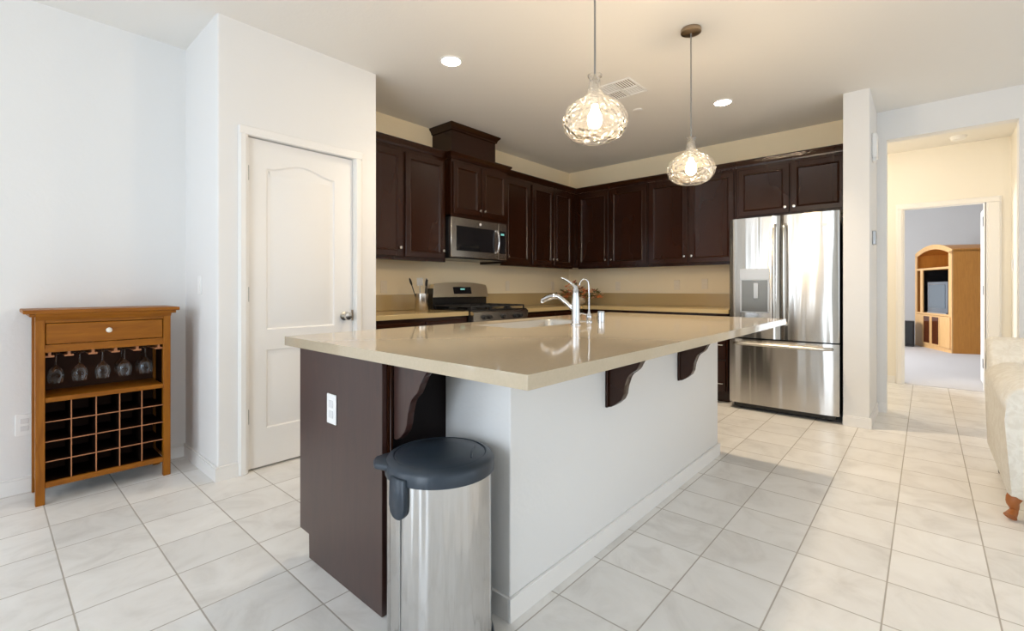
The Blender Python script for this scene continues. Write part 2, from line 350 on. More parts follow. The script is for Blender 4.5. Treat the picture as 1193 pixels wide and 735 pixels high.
# ---- pantry door
def mapY(Y): return lambda u, z, w_: (u, Y - w_, z)          # surface facing -Y
def mapX(X): return lambda u, z, w_: (X - w_, u, z)          # surface facing -X
def offset(loop, d):
    n = len(loop); out = []
    for i in range(n):
        a, p_, c = Vector(loop[i-1]), Vector(loop[i]), Vector(loop[(i+1) % n])
        e1 = (p_-a).normalized(); e2 = (c-p_).normalized()
        n1 = Vector((-e1.y, e1.x)); n2 = Vector((-e2.y, e2.x)); k = (n1+n2); k /= max(0.3, k.dot(n1))
        out.append(tuple(p_ + k*d))
    return out
def moulded_door(f, u0, u1, z0, z1, thick, loops, prof):
    """flat slab with moulded panels: loops are counter-clockwise polygons"""
    b = B(); t = bmesh.new(); es = []
    for lp in [[(u0,z0),(u1,z0),(u1,z1),(u0,z1)]] + loops:
        vs = [t.verts.new(f(p_, q, 0)) for p_, q in lp]; es += [t.edges.new((vs[i], vs[(i+1) % len(vs)])) for i in range(len(vs))]
    bmesh.ops.triangle_fill(t, use_beauty=True, edges=es)
    me = bpy.data.meshes.new('t'); t.to_mesh(me); t.free(); b.bm.from_mesh(me)
    for lp in loops:
        L_ = [[f(p_, q, 0) for p_, q in lp]] + [[f(p_, q, wv) for p_, q in offset(lp, d)] for d, wv in prof]
        b.rings(L_)
    rect = [(u0,z0),(u1,z0),(u1,z1),(u0,z1)]
    b.rings([[f(p_, q, 0) for p_, q in rect], [f(p_, q, -thick) for p_, q in rect]], cap_last=True)
    bmesh.ops.remove_doubles(b.bm, verts=b.bm.verts[:], dist=1e-5); bmesh.ops.recalc_face_normals(b.bm, faces=b.bm.faces[:])
    return b
U0, U1 = 1.066, 1.764
pl, pr = U0+0.112, U1-0.135
arch = [(pl, 0.862), (pr, 0.862)] + [(pr - (pr-pl)*i/24, 1.872 + 0.05*(0.5-0.5*math.cos(2*PI*i/24))) for i in range(25)]
low = [(pl, 0.245), (pr, 0.245), (pr, 0.735), (pl, 0.735)]
db = moulded_door(mapY(3.10), U0, U1, 0.012, 2.044, 0.035, [arch, low], [(0.008, -0.008), (0.016, -0.009), (0.042, -0.001)])
door = struct('door_1', db, 'trim', smooth=30)
# casing (trim around the door)
b = B()
for x0, x1, z0, z1 in ((1.008, 1.062, 0, 2.052), (1.768, 1.822, 0, 2.052), (1.008, 1.822, 2.048, 2.10)):
    b.box(x0, x1, 3.064, 3.08, z0, z1, 0.004)
    b.box(x0+(0.004 if z0 == 0 else 0.0), x1, 3.056, 3.066, z0, z1, 0.004) if z0 else b.box(x0+0.006, x1-0.012, 3.056, 3.066, z0, z1, 0.004)
b.box(1.058, 1.0635, 3.08, 3.2, 0, 2.05); b.box(1.7665, 1.772, 3.08, 3.2, 0, 2.05)
struct('trim_1', b, 'trim')
for z in (1.826, 1.084, 0.336):
    b = B(); b.box(1.053, 1.073, 3.088, 3.102, z-0.045, z+0.045, 0.001); b.cyl((1.063, 3.086, z-0.045), 0.006, 0.09, 10); obj('hinge', b, 'hinge', door)
b = B(); b.lathe([(0.030, 0), (0.030, 0.006), (0.012, 0.010), (0.010, 0.030), (0.014, 0.036), (0.026, 0.044), (0.029, 0.056), (0.024, 0.068), (0.0, 0.073)], (1.700, 3.10, 0.925), 24, '-y')
obj('door_knob', b, 'nickel', door)
b = B(); b.box(1.757, 1.7668, 3.09, 3.102, 0.89, 0.965, 0.001); obj('strike_plate', b, 'bronze', door)
# ---- far-room doorway casing and its open door leaf
b = B()
for y0, y1, z0, z1 in ((0.20, 0.265, 0, 2.05), (-0.60, -0.485, 0, 2.05), (-0.60, 0.265, 2.045, 2.105)):
    b.box(7.128, 7.15, y0, y1, z0, z1, 0.004); b.box(7.120, 7.13, y0+0.012, y1-0.012, z0, z1-0.01, 0.004)
b.box(7.15, 7.27, 0.188, 0.20, 0, 2.05); b.box(7.15, 7.27, -0.485, -0.47, 0, 2.05)
struct('trim_2', b, 'trim')
b = B(); b.box(7.28, 7.98, -0.53, -0.495, 0.015, 2.035, 0.002); door2 = struct('door_2', b, 'trim')
for z in (1.85, 1.10, 0.30):
    obj('hinge', B().box(7.20, 7.285, -0.470, -0.4655, z-0.05, z+0.05, 0.001).cyl((7.28, -0.472, z-0.05), 0.008, 0.1, 10), 'hinge', door2)

# ------------------------------------------------------------------ cabinets
def shaker(f, u0, u1, z0, z1, stile=0.055, th=0.019):
    """framed door with a stepped recessed panel; front surface is at w = th"""
    def r(d, wv): return [f(u0+d, z0+d, wv), f(u1-d, z0+d, wv), f(u1-d, z1-d, wv), f(u0+d, z1-d, wv)]
    return B().rings([r(0, 0), r(0, th-0.003), r(0.003, th), r(stile-0.008, th), r(stile-0.003, th+0.003), r(stile+0.003, th-0.001), r(stile+0.009, th-0.009), r(stile+0.02, th-0.011)], True, True)
def slab(f, u0, u1, z0, z1, th=0.019):
    def r(d, wv): return [f(u0+d, z0+d, wv), f(u1-d, z0+d, wv), f(u1-d, z1-d, wv), f(u0+d, z1-d, wv)]
    return B().rings([r(0, 0), r(0, th-0.004), r(0.004, th)], True, True)
def knob(f, u, z, parent, axis):
    c = f(u, z, 0.019)
    obj('knob', B().lathe([(0.006, 0), (0.005, 0.010), (0.012, 0.014), (0.0145, 0.020), (0.012, 0.026), (0, 0.028)], c, 16, axis), 'nickel', parent)
def fbox(b, f, u0, u1, z0, z1, w0, w1, bev=0.0):
    a = f(u0, z0, w0); c = f(u1, z1, w1)
    return b.box(min(a[0], c[0]), max(a[0], c[0]), min(a[1], c[1]), max(a[1], c[1]), z0, z1, bev)
CROWN = [(0, 0), (0.012, 0), (0.014, 0.012), (0.022, 0.03), (0.034, 0.042), (0.040, 0.05), (0.040, 0.062), (0, 0.062)]
def crown(b, f, u0, u1, z0, ret0=0.0, ret1=0.0, depth=0.33):
    """crown moulding along the top of a front; ret* = side returns (mitred)"""
    t = bmesh.new()
    secs = []
    def sec(u, wback, su): return [f(u + su*pw, z0+pz, wback if abs(su) and wback is not None else pw) for pw, pz in CROWN]
    if ret0: secs.append([f(u0 - pw, z0+pz, -depth) for pw, pz in CROWN])
    secs.append([f(u0 - (pw if ret0 else 0), z0+pz, pw) for pw, pz in CROWN])
    secs.append([f(u1 + (pw if ret1 else 0), z0+pz, pw) for pw, pz in CROWN])
    if ret1: secs.append([f(u1 + pw, z0+pz, -depth) for pw, pz in CROWN])
    b.rings(secs, True, True)
def upper(label, f, axis, u0, u1, z0, z1, doors, depth=0.328, crown_rets=(0, 0), group=None, cd=None, top=2.338):
    base_pt = f((u0+u1)/2, z0, -depth/2)
    t = thing('upper_cabinet', label, 'cabinet', base_pt, group)
    b = B(); fbox(b, f, u0+0.0005, u1-0.0005, z0, z1, -depth, 0, 0.001); obj('body', b, 'espresso', t)
    obj('light_rail', fbox(B(), f, u0+0.0005, u1-0.0005, z0-0.018, z0-0.0005, -0.02, 0.002, 0.002), 'espresso', t)
    b = B(); crown(b, f, u0+0.0005, u1-0.0005, top, *crown_rets, depth=cd or depth); obj('crown_moulding', b, 'espresso', t, 30)
    for d0, d1, k in doors:
        d = obj('door', shaker(f, d0, d1, z0+0.012, top-0.03), 'espresso', t, 30)
        if k is not None: knob(f, k, z0+0.085 if z1-z0 > 0.7 else z0+0.065, d, axis)
    return t
FY = mapY(3.39); FX = mapX(5.07); FM = mapY(3.31)
upper('dark espresso wall cabinet half hidden behind the pantry corner, leftmost of the wall cabinets', FY, '-y', 1.946, 2.407, 1.385, 2.338, [(1.962, 2.392, 2.362)])
upper('dark single-door wall cabinet directly left of the microwave', FY, '-y', 2.407, 2.885, 1.385, 2.338, [(2.424, 2.862, 2.835)])
upper('short two-door cabinet that sits forward above the microwave', FM, '-y', 2.886, 3.66, 1.815, 2.338, [(2.905, 3.262, 3.237), (3.275, 3.642, 3.302)], depth=0.408, crown_rets=(1, 1), cd=0.039)
upper('dark single-door wall cabinet directly right of the microwave', FY, '-y', 3.662, 4.148, 1.385, 2.338, [(3.70, 4.125, 3.74)])
upper('dark two-door wall cabinet on the stove wall beside the room corner', FY, '-y', 4.148, 5.0, 1.385, 2.338, [(4.17, 4.575, 4.545), (4.587, 4.965, 4.62)])
upper('dark two-door wall cabinet on the fridge wall beside the room corner', FX, '-x', 2.392, 3.349, 1.385, 2.338, [(2.905, 3.345, 2.935), (2.412, 2.885, 2.855)])
upper('dark two-door wall cabinet between the corner cabinet and the refrigerator', FX, '-x', 1.445, 2.390, 1.385, 2.338, [(1.935, 2.374, 1.965), (1.462, 1.915, 1.885)])
upper('short two-door cabinet above the stainless refrigerator', FX, '-x', 0.512, 1.443, 1.828, 2.338, [(0.97, 1.42, 1.0), (0.53, 0.956, 0.926)])
b = B().box(5.001, 5.069, 3.391, 3.71, 1.385, 2.338); b.box(5.07, 5.39, 3.350, 3.71, 1.385, 2.338)
b2 = B(); crown(b2, FY, 5.0005, 5.031, 2.338, 0, 0, 0.3); 
corner = thing('corner_cabinet', 'dark blind filler cabinet in the corner between the two wall cabinet runs', 'cabinet', (5.2, 3.55, 1.385))
b.box(5.031, 5.0695, 3.3505, 3.3905, 2.338, 2.400); obj('body', b, 'espresso', corner); obj('crown_moulding', b2, 'espresso', corner, 30)
# duct chase above the microwave cabinet
ch = thing('vent_chase', 'dark boxed vent chase rising to the ceiling above the microwave cabinet', 'vent chase', (3.27, 3.57, 2.402))
obj('body', B().box(2.992, 3.60, 3.42, 3.718, 2.402, 2.66, 0.002), 'espresso', ch)
b = B(); fch = mapY(3.42); crown(b, fch, 2.992, 3.60, 2.655, 1, 1, depth=0.297); obj('crown_moulding', b, 'espresso', ch, 30)

def lower(label, f, axis, u0, u1, fronts, depth=0.60, name='base_cabinet', body='espresso', group=None):
    t = thing(name, label, 'cabinet', f((u0+u1)/2, 0, -depth/2), group)
    b = B(); fbox(b, f, u0+0.0005, u1-0.0005, 0.10, 0.873, -depth, 0); fbox(b, f, u0+0.0005, u1-0.0005, 0, 0.10, -depth, -0.07); obj('body', b, body, t)
    for kind, a0, a1, z0, z1, k in fronts:
        d = obj('drawer' if kind == 'drawer' else 'door', (slab if kind == 'drawer' else shaker)(f, a0, a1, z0, z1), 'espresso', t, 30)
        if k: knob(f, k[0], k[1], d, axis)
    return t
GY = mapY(3.115); GX = mapX(4.79)
lower('dark base cabinet under the counter between pantry and stove', GY, '-y', 1.946, 2.905, [('drawer', 1.96, 2.42, 0.72, 0.845, (2.19, 0.783)), ('drawer', 2.432, 2.89, 0.72, 0.845, (2.66, 0.783)), ('door', 1.96, 2.42, 0.115, 0.705, (2.39, 0.64)), ('door', 2.432, 2.89, 0.115, 0.705, (2.46, 0.64))])
lower('dark base cabinet under the counter between stove and corner', GY, '-y', 3.692, 4.76, [('drawer', 3.71, 4.21, 0.72, 0.845, (3.96, 0.783)), ('drawer', 4.222, 4.74, 0.72, 0.845, (4.48, 0.783)), ('door', 3.71, 4.21, 0.115, 0.705, (4.18, 0.64)), ('door', 4.222, 4.74, 0.115, 0.705, (4.25, 0.64))])
lower('dark base cabinet under the fridge-wall counter near the corner', GX, '-x', 2.42, 3.10, [('drawer', 2.435, 3.085, 0.72, 0.845, (2.76, 0.783)), ('door', 2.435, 2.755, 0.115, 0.705, (2.72, 0.64)), ('door', 2.765, 3.085, 0.115, 0.705, (2.80, 0.64))])
t = lower('dark drawer base cabinet standing directly left of the refrigerator', GX, '-x', 1.44, 2.418, [('drawer', 1.455, 2.40, 0.72, 0.845, None), ('drawer', 1.455, 2.40, 0.43, 0.705, None), ('drawer', 1.455, 2.40, 0.115, 0.415, None)])
for z, ch_ in zip((0.783, 0.57, 0.195), list(t.children)[1:]):
    obj('pull', B().tube([(4.771, 1.47, z), (4.745, 1.475, z), (4.745, 1.60, z), (4.771, 1.605, z)], 0.005, 8), 'nickel', ch_)

# ------------------------------------------------------------------ worktops along the walls
def worktop(label, boxes, splash, base_pt):
    t = thing('kitchen_worktop', label, 'countertop', base_pt)
    b = B()
    for q in boxes: b.box(*q, 0.875, 0.914, 0.003)
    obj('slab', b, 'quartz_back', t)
    b = B()
    for q in splash: b.box(*q, 0.915, 1.062, 0.002)
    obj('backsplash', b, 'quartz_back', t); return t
worktop('beige stone worktop between the pantry wall and the stove', [(1.947, 2.905, 3.09, 3.718)], [(1.947, 2.905, 3.70, 3.718)], (2.4, 3.4, 0.875))
b = B(); t = thing('kitchen_worktop', 'beige stone worktop running round the corner to the refrigerator', 'countertop', (5.0, 3.4, 0.875))
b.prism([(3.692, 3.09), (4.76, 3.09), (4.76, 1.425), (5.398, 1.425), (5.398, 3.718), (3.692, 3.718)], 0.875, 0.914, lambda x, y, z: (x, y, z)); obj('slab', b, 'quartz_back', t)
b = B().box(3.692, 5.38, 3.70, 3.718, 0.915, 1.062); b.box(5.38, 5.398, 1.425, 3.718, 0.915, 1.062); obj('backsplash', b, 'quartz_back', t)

# ------------------------------------------------------------------ island
isl = thing('kitchen_island', 'long kitchen island with dark end panel and white knee wall', 'kitchen island', (2.1, 1.5, 0))
b = B().box(0.918, 1.80, 1.387, 1.96, 0.10, 0.874); b.box(2.62, 3.28, 1.387, 1.96, 0.10, 0.874); b.box(1.80, 2.62, 1.387, 1.96, 0.10, 0.74); b.box(1.80, 2.62, 1.387, 1.55, 0.74, 0.874); b.box(0.918, 3.28, 1.387, 1.90, 0, 0.10); obj('cabinet_body', b, 'dark', isl)
ep = B().prism([(1.385, 0), (1.921, 0), (1.921, 0.10), (2.005, 0.10), (2.005, 0.874), (1.385, 0.874)], 0.898, 0.917, lambda y, z, x: (x, y, z), 0.0012); ep = obj('end_panel', ep, 'espresso_panel', isl, 20)
obj('filler_strip', B().box(0.918, 0.9225, 1.378, 1.386, 0, 0.874).box(0.924, 0.9345, 1.372, 1.386, 0, 0.874, 0.002), 'espresso', isl)
obj('knee_wall', B().box(1.178, 3.28, 1.05, 1.386, 0, 0.874, 0.006, 3), 'wall', isl)
b = B().box(1.165, 3.293, 1.037, 1.0495, 0, 0.08, 0.0015); b.box(1.1655, 1.1775, 1.0495, 1.372, 0, 0.08, 0.0015); b.box(3.2805, 3.293, 1.0495, 1.386, 0, 0.08, 0.0015); obj('baseboard', b, 'trim', isl)
for d0 in (0.93, 1.52, 2.11, 2.70):
    d = obj('door', shaker(lambda u, z, w_: (u, 1.96 + w_, z), d0, d0+0.56, 0.115, 0.85), 'espresso', isl, 30)
CB = [(0, 0.874), (0.205, 0.874), (0.203, 0.858), (0.178, 0.836), (0.158, 0.812), (0.150, 0.790), (0.140, 0.776), (0.108, 0.755), (0.098, 0.740), (0.088, 0.705), (0.082, 0.665), (0.070, 0.640), (0.045, 0.618), (0.020, 0.602), (0, 0.602)]
def corbel(x0, y0, sx=1.0):
    b = B().prism([(y0 - q*sx, z) for q, z in CB], x0, x0+0.045, lambda y, z, x: (x, y, z), 0.002)
    b.box(x0-0.012, x0+0.057, y0-0.012, y0-0.0003, 0.600, 0.874, 0.002); return b
obj('corbel', corbel(1.812, 1.05), 'espresso', isl, 30)
obj('corbel', corbel(2.605, 1.05), 'espresso', isl, 30)
b = B().prism([(1.372 - q*0.93, z) for q, z in CB], 0.936, 0.962, lambda y, z, x: (x, y, z), 0.002)
obj('corbel', b, 'espresso_panel', isl, 30)
def outlet(name, f, u, z, label, pm='plate', switch=False, wdt=0.07, hgt=0.115, parent=None, kind='outlet'):
    t = thing(name, label, kind, f(u, z, 0)) if parent is None else parent
    pl_ = fbox(B(), f, u-wdt/2, u+wdt/2, z-hgt/2, z+hgt/2, 0.0005, 0.006, 0.002)
    pl_ = obj('cover_plate' if parent is None else 'outlet_plate', pl_, pm, t)
    b = B()
    if switch: fbox(b, f, u-0.017, u+0.017, z-0.033, z+0.033, 0.006, 0.009, 0.001)
    else:
        for dz in (-0.02, 0.02): obj('socket', fbox(B(), f, u-0.016, u+0.016, z+dz-0.014, z+dz+0.014, 0.006, 0.0085, 0.001), 'socketgrey' if pm == 'plate' else pm, pl_)
    if switch: obj('rocker', b, 'plate', pl_)
    return t
outlet('island_outlet', mapX(0.898), 1.724, 0.653, '', parent=ep)

# island worktop with the sink opening
SX0, SX1, SY0, SY1 = 1.83, 2.59, 1.57, 1.96
wt = bmesh.new()
IX0, IX1, IY0, IY1 = 0.863, 3.628, 0.713, 2.082
b = B(); t = bmesh.new(); es = []
def rr(x0, x1, y0, y1, r, n=5):
    P = []
    for cx_, cy_, a0 in ((x1-r, y1-r, 0), (x0+r, y1-r, 90), (x0+r, y0+r, 180), (x1-r, y0+r, 270)):
        P += [(cx_ + r*math.cos(math.radians(a0+90*i/n)), cy_ + r*math.sin(math.radians(a0+90*i/n))) for i in range(n+1)]
    return P
outer = rr(IX0, IX1, IY0, IY1, 0.006, 2); inner = rr(SX0, SX1, SY0, SY1, 0.05)
for z in (0.875, 0.913):
    es = []
    for lp in (outer, inner):
        vs = [t.verts.new((x, y, z)) for x, y in lp]; es += [t.edges.new((vs[i], vs[(i+1) % len(vs)])) for i in range(len(vs))]
    bmesh.ops.triangle_fill(t, use_beauty=True, edges=es)
me = bpy.data.meshes.new('t'); t.to_mesh(me); t.free(); b.bm.from_mesh(me); wt.free()
b.rings([[(x, y, 0.875) for x, y in outer], [(x, y, 0.913) for x, y in outer]], False)
b.rings([[(x, y, 0.875) for x, y in inner], [(x, y, 0.913) for x, y in inner]], False)
bmesh.ops.remove_doubles(b.bm, verts=b.bm.verts[:], dist=1e-5); bmesh.ops.recalc_face_normals(b.bm, faces=b.bm.faces[:])
lone('island_worktop', b, 'quartz', 'polished beige stone worktop of the kitchen island with a sink cut-out', 'countertop', (2.2, 1.4, 0.875), smooth=30)
# sink: shallow bowl hanging inside the opening
sk = thing('sink', 'stainless sink bowl set into the island worktop', 'sink', (2.21, 1.765, 0.88))
loops = []
for d, z in ((0.0008, 0.908), (0.006, 0.908), (0.010, 0.899), (0.012, 0.79), (0.03, 0.765), (0.10, 0.760)):
    loops.append([(x, y, z) for x, y in rr(SX0+d, SX1-d, SY0+d, SY1-d, max(0.05-d*0.5, 0.02))])
obj('bowl', B().rings(loops), 'steel2', sk)
obj('drain', B().lathe([(0.045, 0), (0.045, 0.003), (0.03, 0.004), (0.028, 0.001), (0, 0.001)], (2.21, 1.765, 0.7605), 24), 'chrome', sk)
# faucet
zt = 0.9135
fc = thing('kitchen_faucet', 'tall chrome single-lever faucet at the island sink', 'faucet', (2.21, 1.477, zt))
obj('body', B().lathe([(0.029, 0), (0.029, 0.006), (0.0245, 0.010), (0.024, 0.03), (0.0235, 0.11), (0.021, 0.145), (0.017, 0.18), (0.014, 0.205), (0.009, 0.222), (0, 0.225)], (2.21, 1.477, zt), 28), 'chrome', fc)
sp = obj('spout', B().tube([(2.205, 1.485, zt+0.085), (2.197, 1.53, zt+0.125), (2.19, 1.575, zt+0.158), (2.185, 1.60, zt+0.163), (2.18, 1.645, zt+0.155), (2.175, 1.685, zt+0.135)], [0.014, 0.013, 0.013, 0.0155, 0.016, 0.0145], 14, 2), 'chrome', fc)
obj('aerator', B().cyl((2.1745, 1.686, zt+0.122), 0.0125, 0.014), 'nickel', sp)
obj('lever', B().tube([(2.21, 1.477, zt+0.212), (2.207, 1.50, zt+0.233), (2.20, 1.535, zt+0.258), (2.193, 1.565, zt+0.268)], [0.012, 0.008, 0.006, 0.004], 10, 2), 'chrome', fc)
ff = thing('filter_tap', 'slim chrome gooseneck water tap to the right of the main faucet', 'faucet', (2.45, 1.54, zt))
obj('base', B().lathe([(0.020, 0), (0.020, 0.005), (0.014, 0.014), (0.017, 0.03), (0.015, 0.045), (0.008, 0.06), (0.006, 0.07), (0, 0.07)], (2.45, 1.54, zt), 20), 'chrome', ff)
obj('neck', B().tube([(2.45, 1.54, zt+0.06), (2.45, 1.54, zt+0.235), (2.448, 1.552, zt+0.262), (2.444, 1.585, zt+0.262), (2.441, 1.60, zt+0.24), (2.441, 1.602, zt+0.225)], 0.0048, 10, 2), 'chrome', ff)
obj('handle', B().tube([(2.45, 1.54, zt+0.04), (2.435, 1.575, zt+0.052), (2.43, 1.59, zt+0.05)], [0.006, 0.005, 0.008], 8), 'chrome', ff)
lone('air_gap_cap', B().lathe([(0.023, 0), (0.023, 0.058), (0.020, 0.068), (0, 0.070)], (2.51, 1.492, zt), 24), 'chrome', 'short chrome air gap cap right of the slim water tap', 'sink air gap', (2.51, 1.492, zt))

# ------------------------------------------------------------------ microwave
mw = thing('microwave', 'stainless over-the-range microwave under the short forward cabinet', 'microwave', (3.27, 3.5, 1.405))
MX0, MX1, MZ0, MZ1, MF = 2.888, 3.658, 1.405, 1.795, 3.345
obj('case', B().box(MX0, MX1, MF, 3.715, MZ0, MZ1, 0.002), 'black', mw)
f = mapY(MF)
dr = obj('door', fbox(B(), f, MX0, 3.53, MZ0+0.012, MZ1, 0.001, 0.034, 0.004), 'steel2', mw)
obj('window', fbox(B(), f, MX0+0.065, 3.475, MZ0+0.075, MZ1-0.08, 0.0335, 0.0365, 0.001), 'blackglass', dr)
cp = obj('control_panel', fbox(B(), f, 3.532, MX1, MZ0+0.012, MZ1, 0.001, 0.034, 0.003), 'steel2', mw)
kp = obj('keypad', fbox(B(), f, 3.545, MX1-0.022, MZ0+0.075, MZ1-0.08, 0.034, 0.036, 0.001), 'blackglass', cp)
obj('clock', fbox(B(), f, 3.565, 3.615, MZ1-0.125, MZ1-0.105, 0.036, 0.0365), 'display', kp)
obj('handle', B().tube([(3.500, MF-0.034, MZ0+0.075), (3.500, MF-0.060, MZ0+0.095), (3.500, MF-0.078, MZ0+0.19), (3.500, MF-0.060, MZ1-0.10), (3.500, MF-0.034, MZ1-0.082)], 0.011, 12, 2), 'chrome', dr)
obj('badge', B().lathe([(0.014, 0), (0.014, 0.002), (0, 0.002)], (3.27, MF-0.034, MZ1-0.042), 24, '-y'), 'white_mark', dr)
obj('bottom_grille', fbox(B(), f, MX0, MX1, MZ0-0.001, MZ0+0.010, 0.0, 0.025, 0.001), 'black', mw)

# ------------------------------------------------------------------ stove
X0, X1 = 2.915, 3.682
st = thing('gas_range', 'stainless gas range between the two stretches of wall worktop', 'stove', (3.3, 3.4, 0))
b = B().box(X0, X1, 3.10, 3.70, 0.03, 0.905, 0.002); obj('body', b, 'black', st)
obj('cooktop', B().box(X0, X1, 3.055, 3.62, 0.906, 0.922, 0.004), 'black', st)
cp = obj('control_panel', B().prism([(3.045, 0.80), (3.10, 0.80), (3.10, 0.905), (3.06, 0.915), (3.035, 0.90)], X0, X1, lambda y, z, x: (x, y, z), 0.002), 'steel2', st, 20)
for x in (X0+0.13, X0+0.20, X0+0.385, X1-0.20, X1-0.13):
    obj('knob', B().lathe([(0.024, 0), (0.022, 0.012), (0.018, 0.014), (0.017, 0.034), (0, 0.036)], (x, 3.043, 0.855), 18, '-y'), 'iron', cp)
ov = obj('oven_door', B().box(X0+0.004, X1-0.004, 3.055, 3.099, 0.22, 0.79, 0.004), 'steel2', st)
obj('oven_window', B().box(X0+0.12, X1-0.12, 3.052, 3.056, 0.36, 0.64, 0.001), 'blackglass', ov)
obj('oven_handle', B().tube([(X0+0.06, 3.055, 0.745), (X0+0.06, 3.0, 0.745), (X1-0.06, 3.0, 0.745), (X1-0.06, 3.055, 0.745)], 0.012, 10), 'steel2', ov)
obj('storage_drawer', B().box(X0+0.004, X1-0.004, 3.06, 3.099, 0.05, 0.21, 0.004), 'steel2', st)
for cx_ in (X0+0.135, X0+0.385, X1-0.135):
    b = B(); hw = 0.118; z = 0.945
    for dx in (-hw, 0, hw): b.box(cx_+dx-0.006, cx_+dx+0.006, 3.08, 3.60, z, z+0.014, 0.002)
    for y in (3.08, 3.21, 3.34, 3.47, 3.588): b.box(cx_-hw, cx_+hw, y, y+0.012, z, z+0.014, 0.002)
    for dx in (-hw, hw):
        for y in (3.085, 3.595): b.box(cx_+dx-0.006, cx_+dx+0.006, y-0.006, y+0.006, 0.922, z)
    obj('grate', b, 'iron', st)
for cx_, cy_ in ((X0+0.135, 3.2), (X0+0.135, 3.47), (X0+0.385, 3.34), (X1-0.135, 3.2), (X1-0.135, 3.47)):
    obj('burner', B().lathe([(0.045, 0), (0.045, 0.008), (0.032, 0.010), (0.032, 0.018), (0, 0.019)], (cx_, cy_, 0.9222), 20), 'iron', st)
# back guard: arched steel console above a black riser
bk = obj('back_riser', B().box(X0, X1, 3.635, 3.70, 0.906, 1.03, 0.002), 'black', st)
W = X1-X0
def arcz(s): return 1.155 + 0.030*(1-(2*s-1)**2)
top = [(X0 + W*0.0, 1.03)] + [(X1, 1.03)] + [(X1-0.012, 1.125)] + [(X1 - W*(0.03+0.94*i/16), arcz(0.97-0.94*i/16)) for i in range(17)] + [(X0+0.012, 1.125)]
def bf(x, z, wv): return (x, 3.70 - wv*0.095 + (z-1.03)*0.10*wv, z)
M['console'] = mat('range_console_gold_reflection', (0.66, 0.58, 0.44), 0.38, 1.0)  # golden reflection of the kitchen put into the steel colour
bg = obj('back_console', B().prism(top, 0.12, 1.0, lambda x, z, a: bf(x, z, a), 0.003), 'console', st, 25)
obj('console_display', B().prism([(X0+0.27, 1.065), (X1-0.25, 1.065), (X1-0.26, 1.135), (X0+0.26, 1.135)], 1.005, 1.03, lambda x, z, a: bf(x, z, a)), 'blackglass', bg)
obj('clock', B().prism([(X0+0.36, 1.105), (X0+0.42, 1.105), (X0+0.42, 1.12), (X0+0.36, 1.12)], 1.031, 1.05, lambda x, z, a: bf(x, z, a)), 'display', bg)
obj('side_cap', B().box(X0-0.0005, X0+0.006, 3.612, 3.70, 0.922, 1.12, 0.001), 'black', st)

# ------------------------------------------------------------------ refrigerator
FYL, FYR, FF = 1.388, 0.532, 4.66
fr = thing('refrigerator', 'large stainless french-door refrigerator next to the white pillar', 'refrigerator', (5.0, 0.96, 0))
obj('case', B().box(4.735, 5.36, FYR+0.012, FYL-0.012, 0.05, 1.745, 0.004), 'fridgeside', fr)
for y in (FYR+0.06, FYL-0.06): obj('foot', B().cyl((4.80, y, 0), 0.022, 0.05), 'iron', fr)
obj('toe_grille', B().box(4.70, 4.735, FYR+0.03, FYL-0.03, 0.018, 0.06, 0.003), 'black', fr)
for y0, y1 in ((FYR+0.01, FYR+0.07), (FYL-0.07, FYL-0.01)): obj('hinge_cover', B().box(4.70, 4.80, y0, y1, 1.745, 1.772, 0.006), 'greyplastic', fr)
def curved(y0, y1, z0, z1, bulge=0.006):
    """door skin with a slightly bowed front and rounded edges"""
    n = 14; pts = []
    for i in range(n+1):
        s_ = i/n; e_ = min(s_, 1-s_); r_ = 0.012*max(0, 1-e_/0.03)**2
        pts.append((FF - bulge*(1-(2*s_-1)**2) + r_, y0+(y1-y0)*s_))
    pts = [(4.73, y0)] + pts + [(4.73, y1)]
    return B().prism(pts, z0, z1, lambda x, y, z: (x, y, z))
ymid = 0.962
ld = obj('left_door', curved(ymid+0.002, FYL, 0.668, 1.765), 'steel', fr, 30)
rd = obj('right_door', curved(FYR, ymid-0.002, 0.668, 1.765), 'steel', fr, 30)
fd = obj('freezer_drawer', curved(FYR, FYL, 0.062, 0.655), 'steel', fr, 30)
def bar(p0, p1, r, out):
    d = Vector(p1)-Vector(p0); a = Vector(p0); o_ = Vector((-out, 0, 0))
    return B().tube([a, a+o_*0.6+d*0.01, a+o_+d*0.05, a+o_*1.05+d*0.5, a+o_+d*0.95, a+o_*0.6+d*0.99, a+d], r, 12, 2)
obj('handle', bar((FF-0.004, ymid+0.040, 0.80), (FF-0.004, ymid+0.040, 1.68), 0.0135, 0.055), 'nickel', ld)
obj('handle', bar((FF-0.004, ymid-0.038, 0.80), (FF-0.004, ymid-0.038, 1.68), 0.0135, 0.055), 'nickel', rd)
obj('handle', bar((FF-0.004, FYL-0.05, 0.615), (FF-0.004, FYR+0.05, 0.615), 0.0135, 0.055), 'nickel', fd)
obj('badge', B().lathe([(0.017, 0), (0.017, 0.002), (0, 0.002)], (FF-0.0035, FYR+0.10, 1.655), 24, '-x'), 'white_mark', rd)
dp = obj('dispenser', B().box(FF-0.010, FF+0.01, 1.045, 1.292, 0.90, 1.30, 0.003), 'grey_disp', ld)
obj('dispenser_panel', B().box(FF-0.014, FF-0.009, 1.045, 1.292, 1.20, 1.30, 0.002), 'silver', dp)
obj('dispenser_recess', B().box(FF-0.0125, FF-0.0095, 1.060, 1.277, 0.91, 1.195, 0.001), mat('recess_grey', (0.16, 0.155, 0.14), 0.25, 0.6), dp)
obj('paddle', B().box(FF-0.020, FF-0.0125, 1.135, 1.175, 1.03, 1.17, 0.003), 'silver', dp)

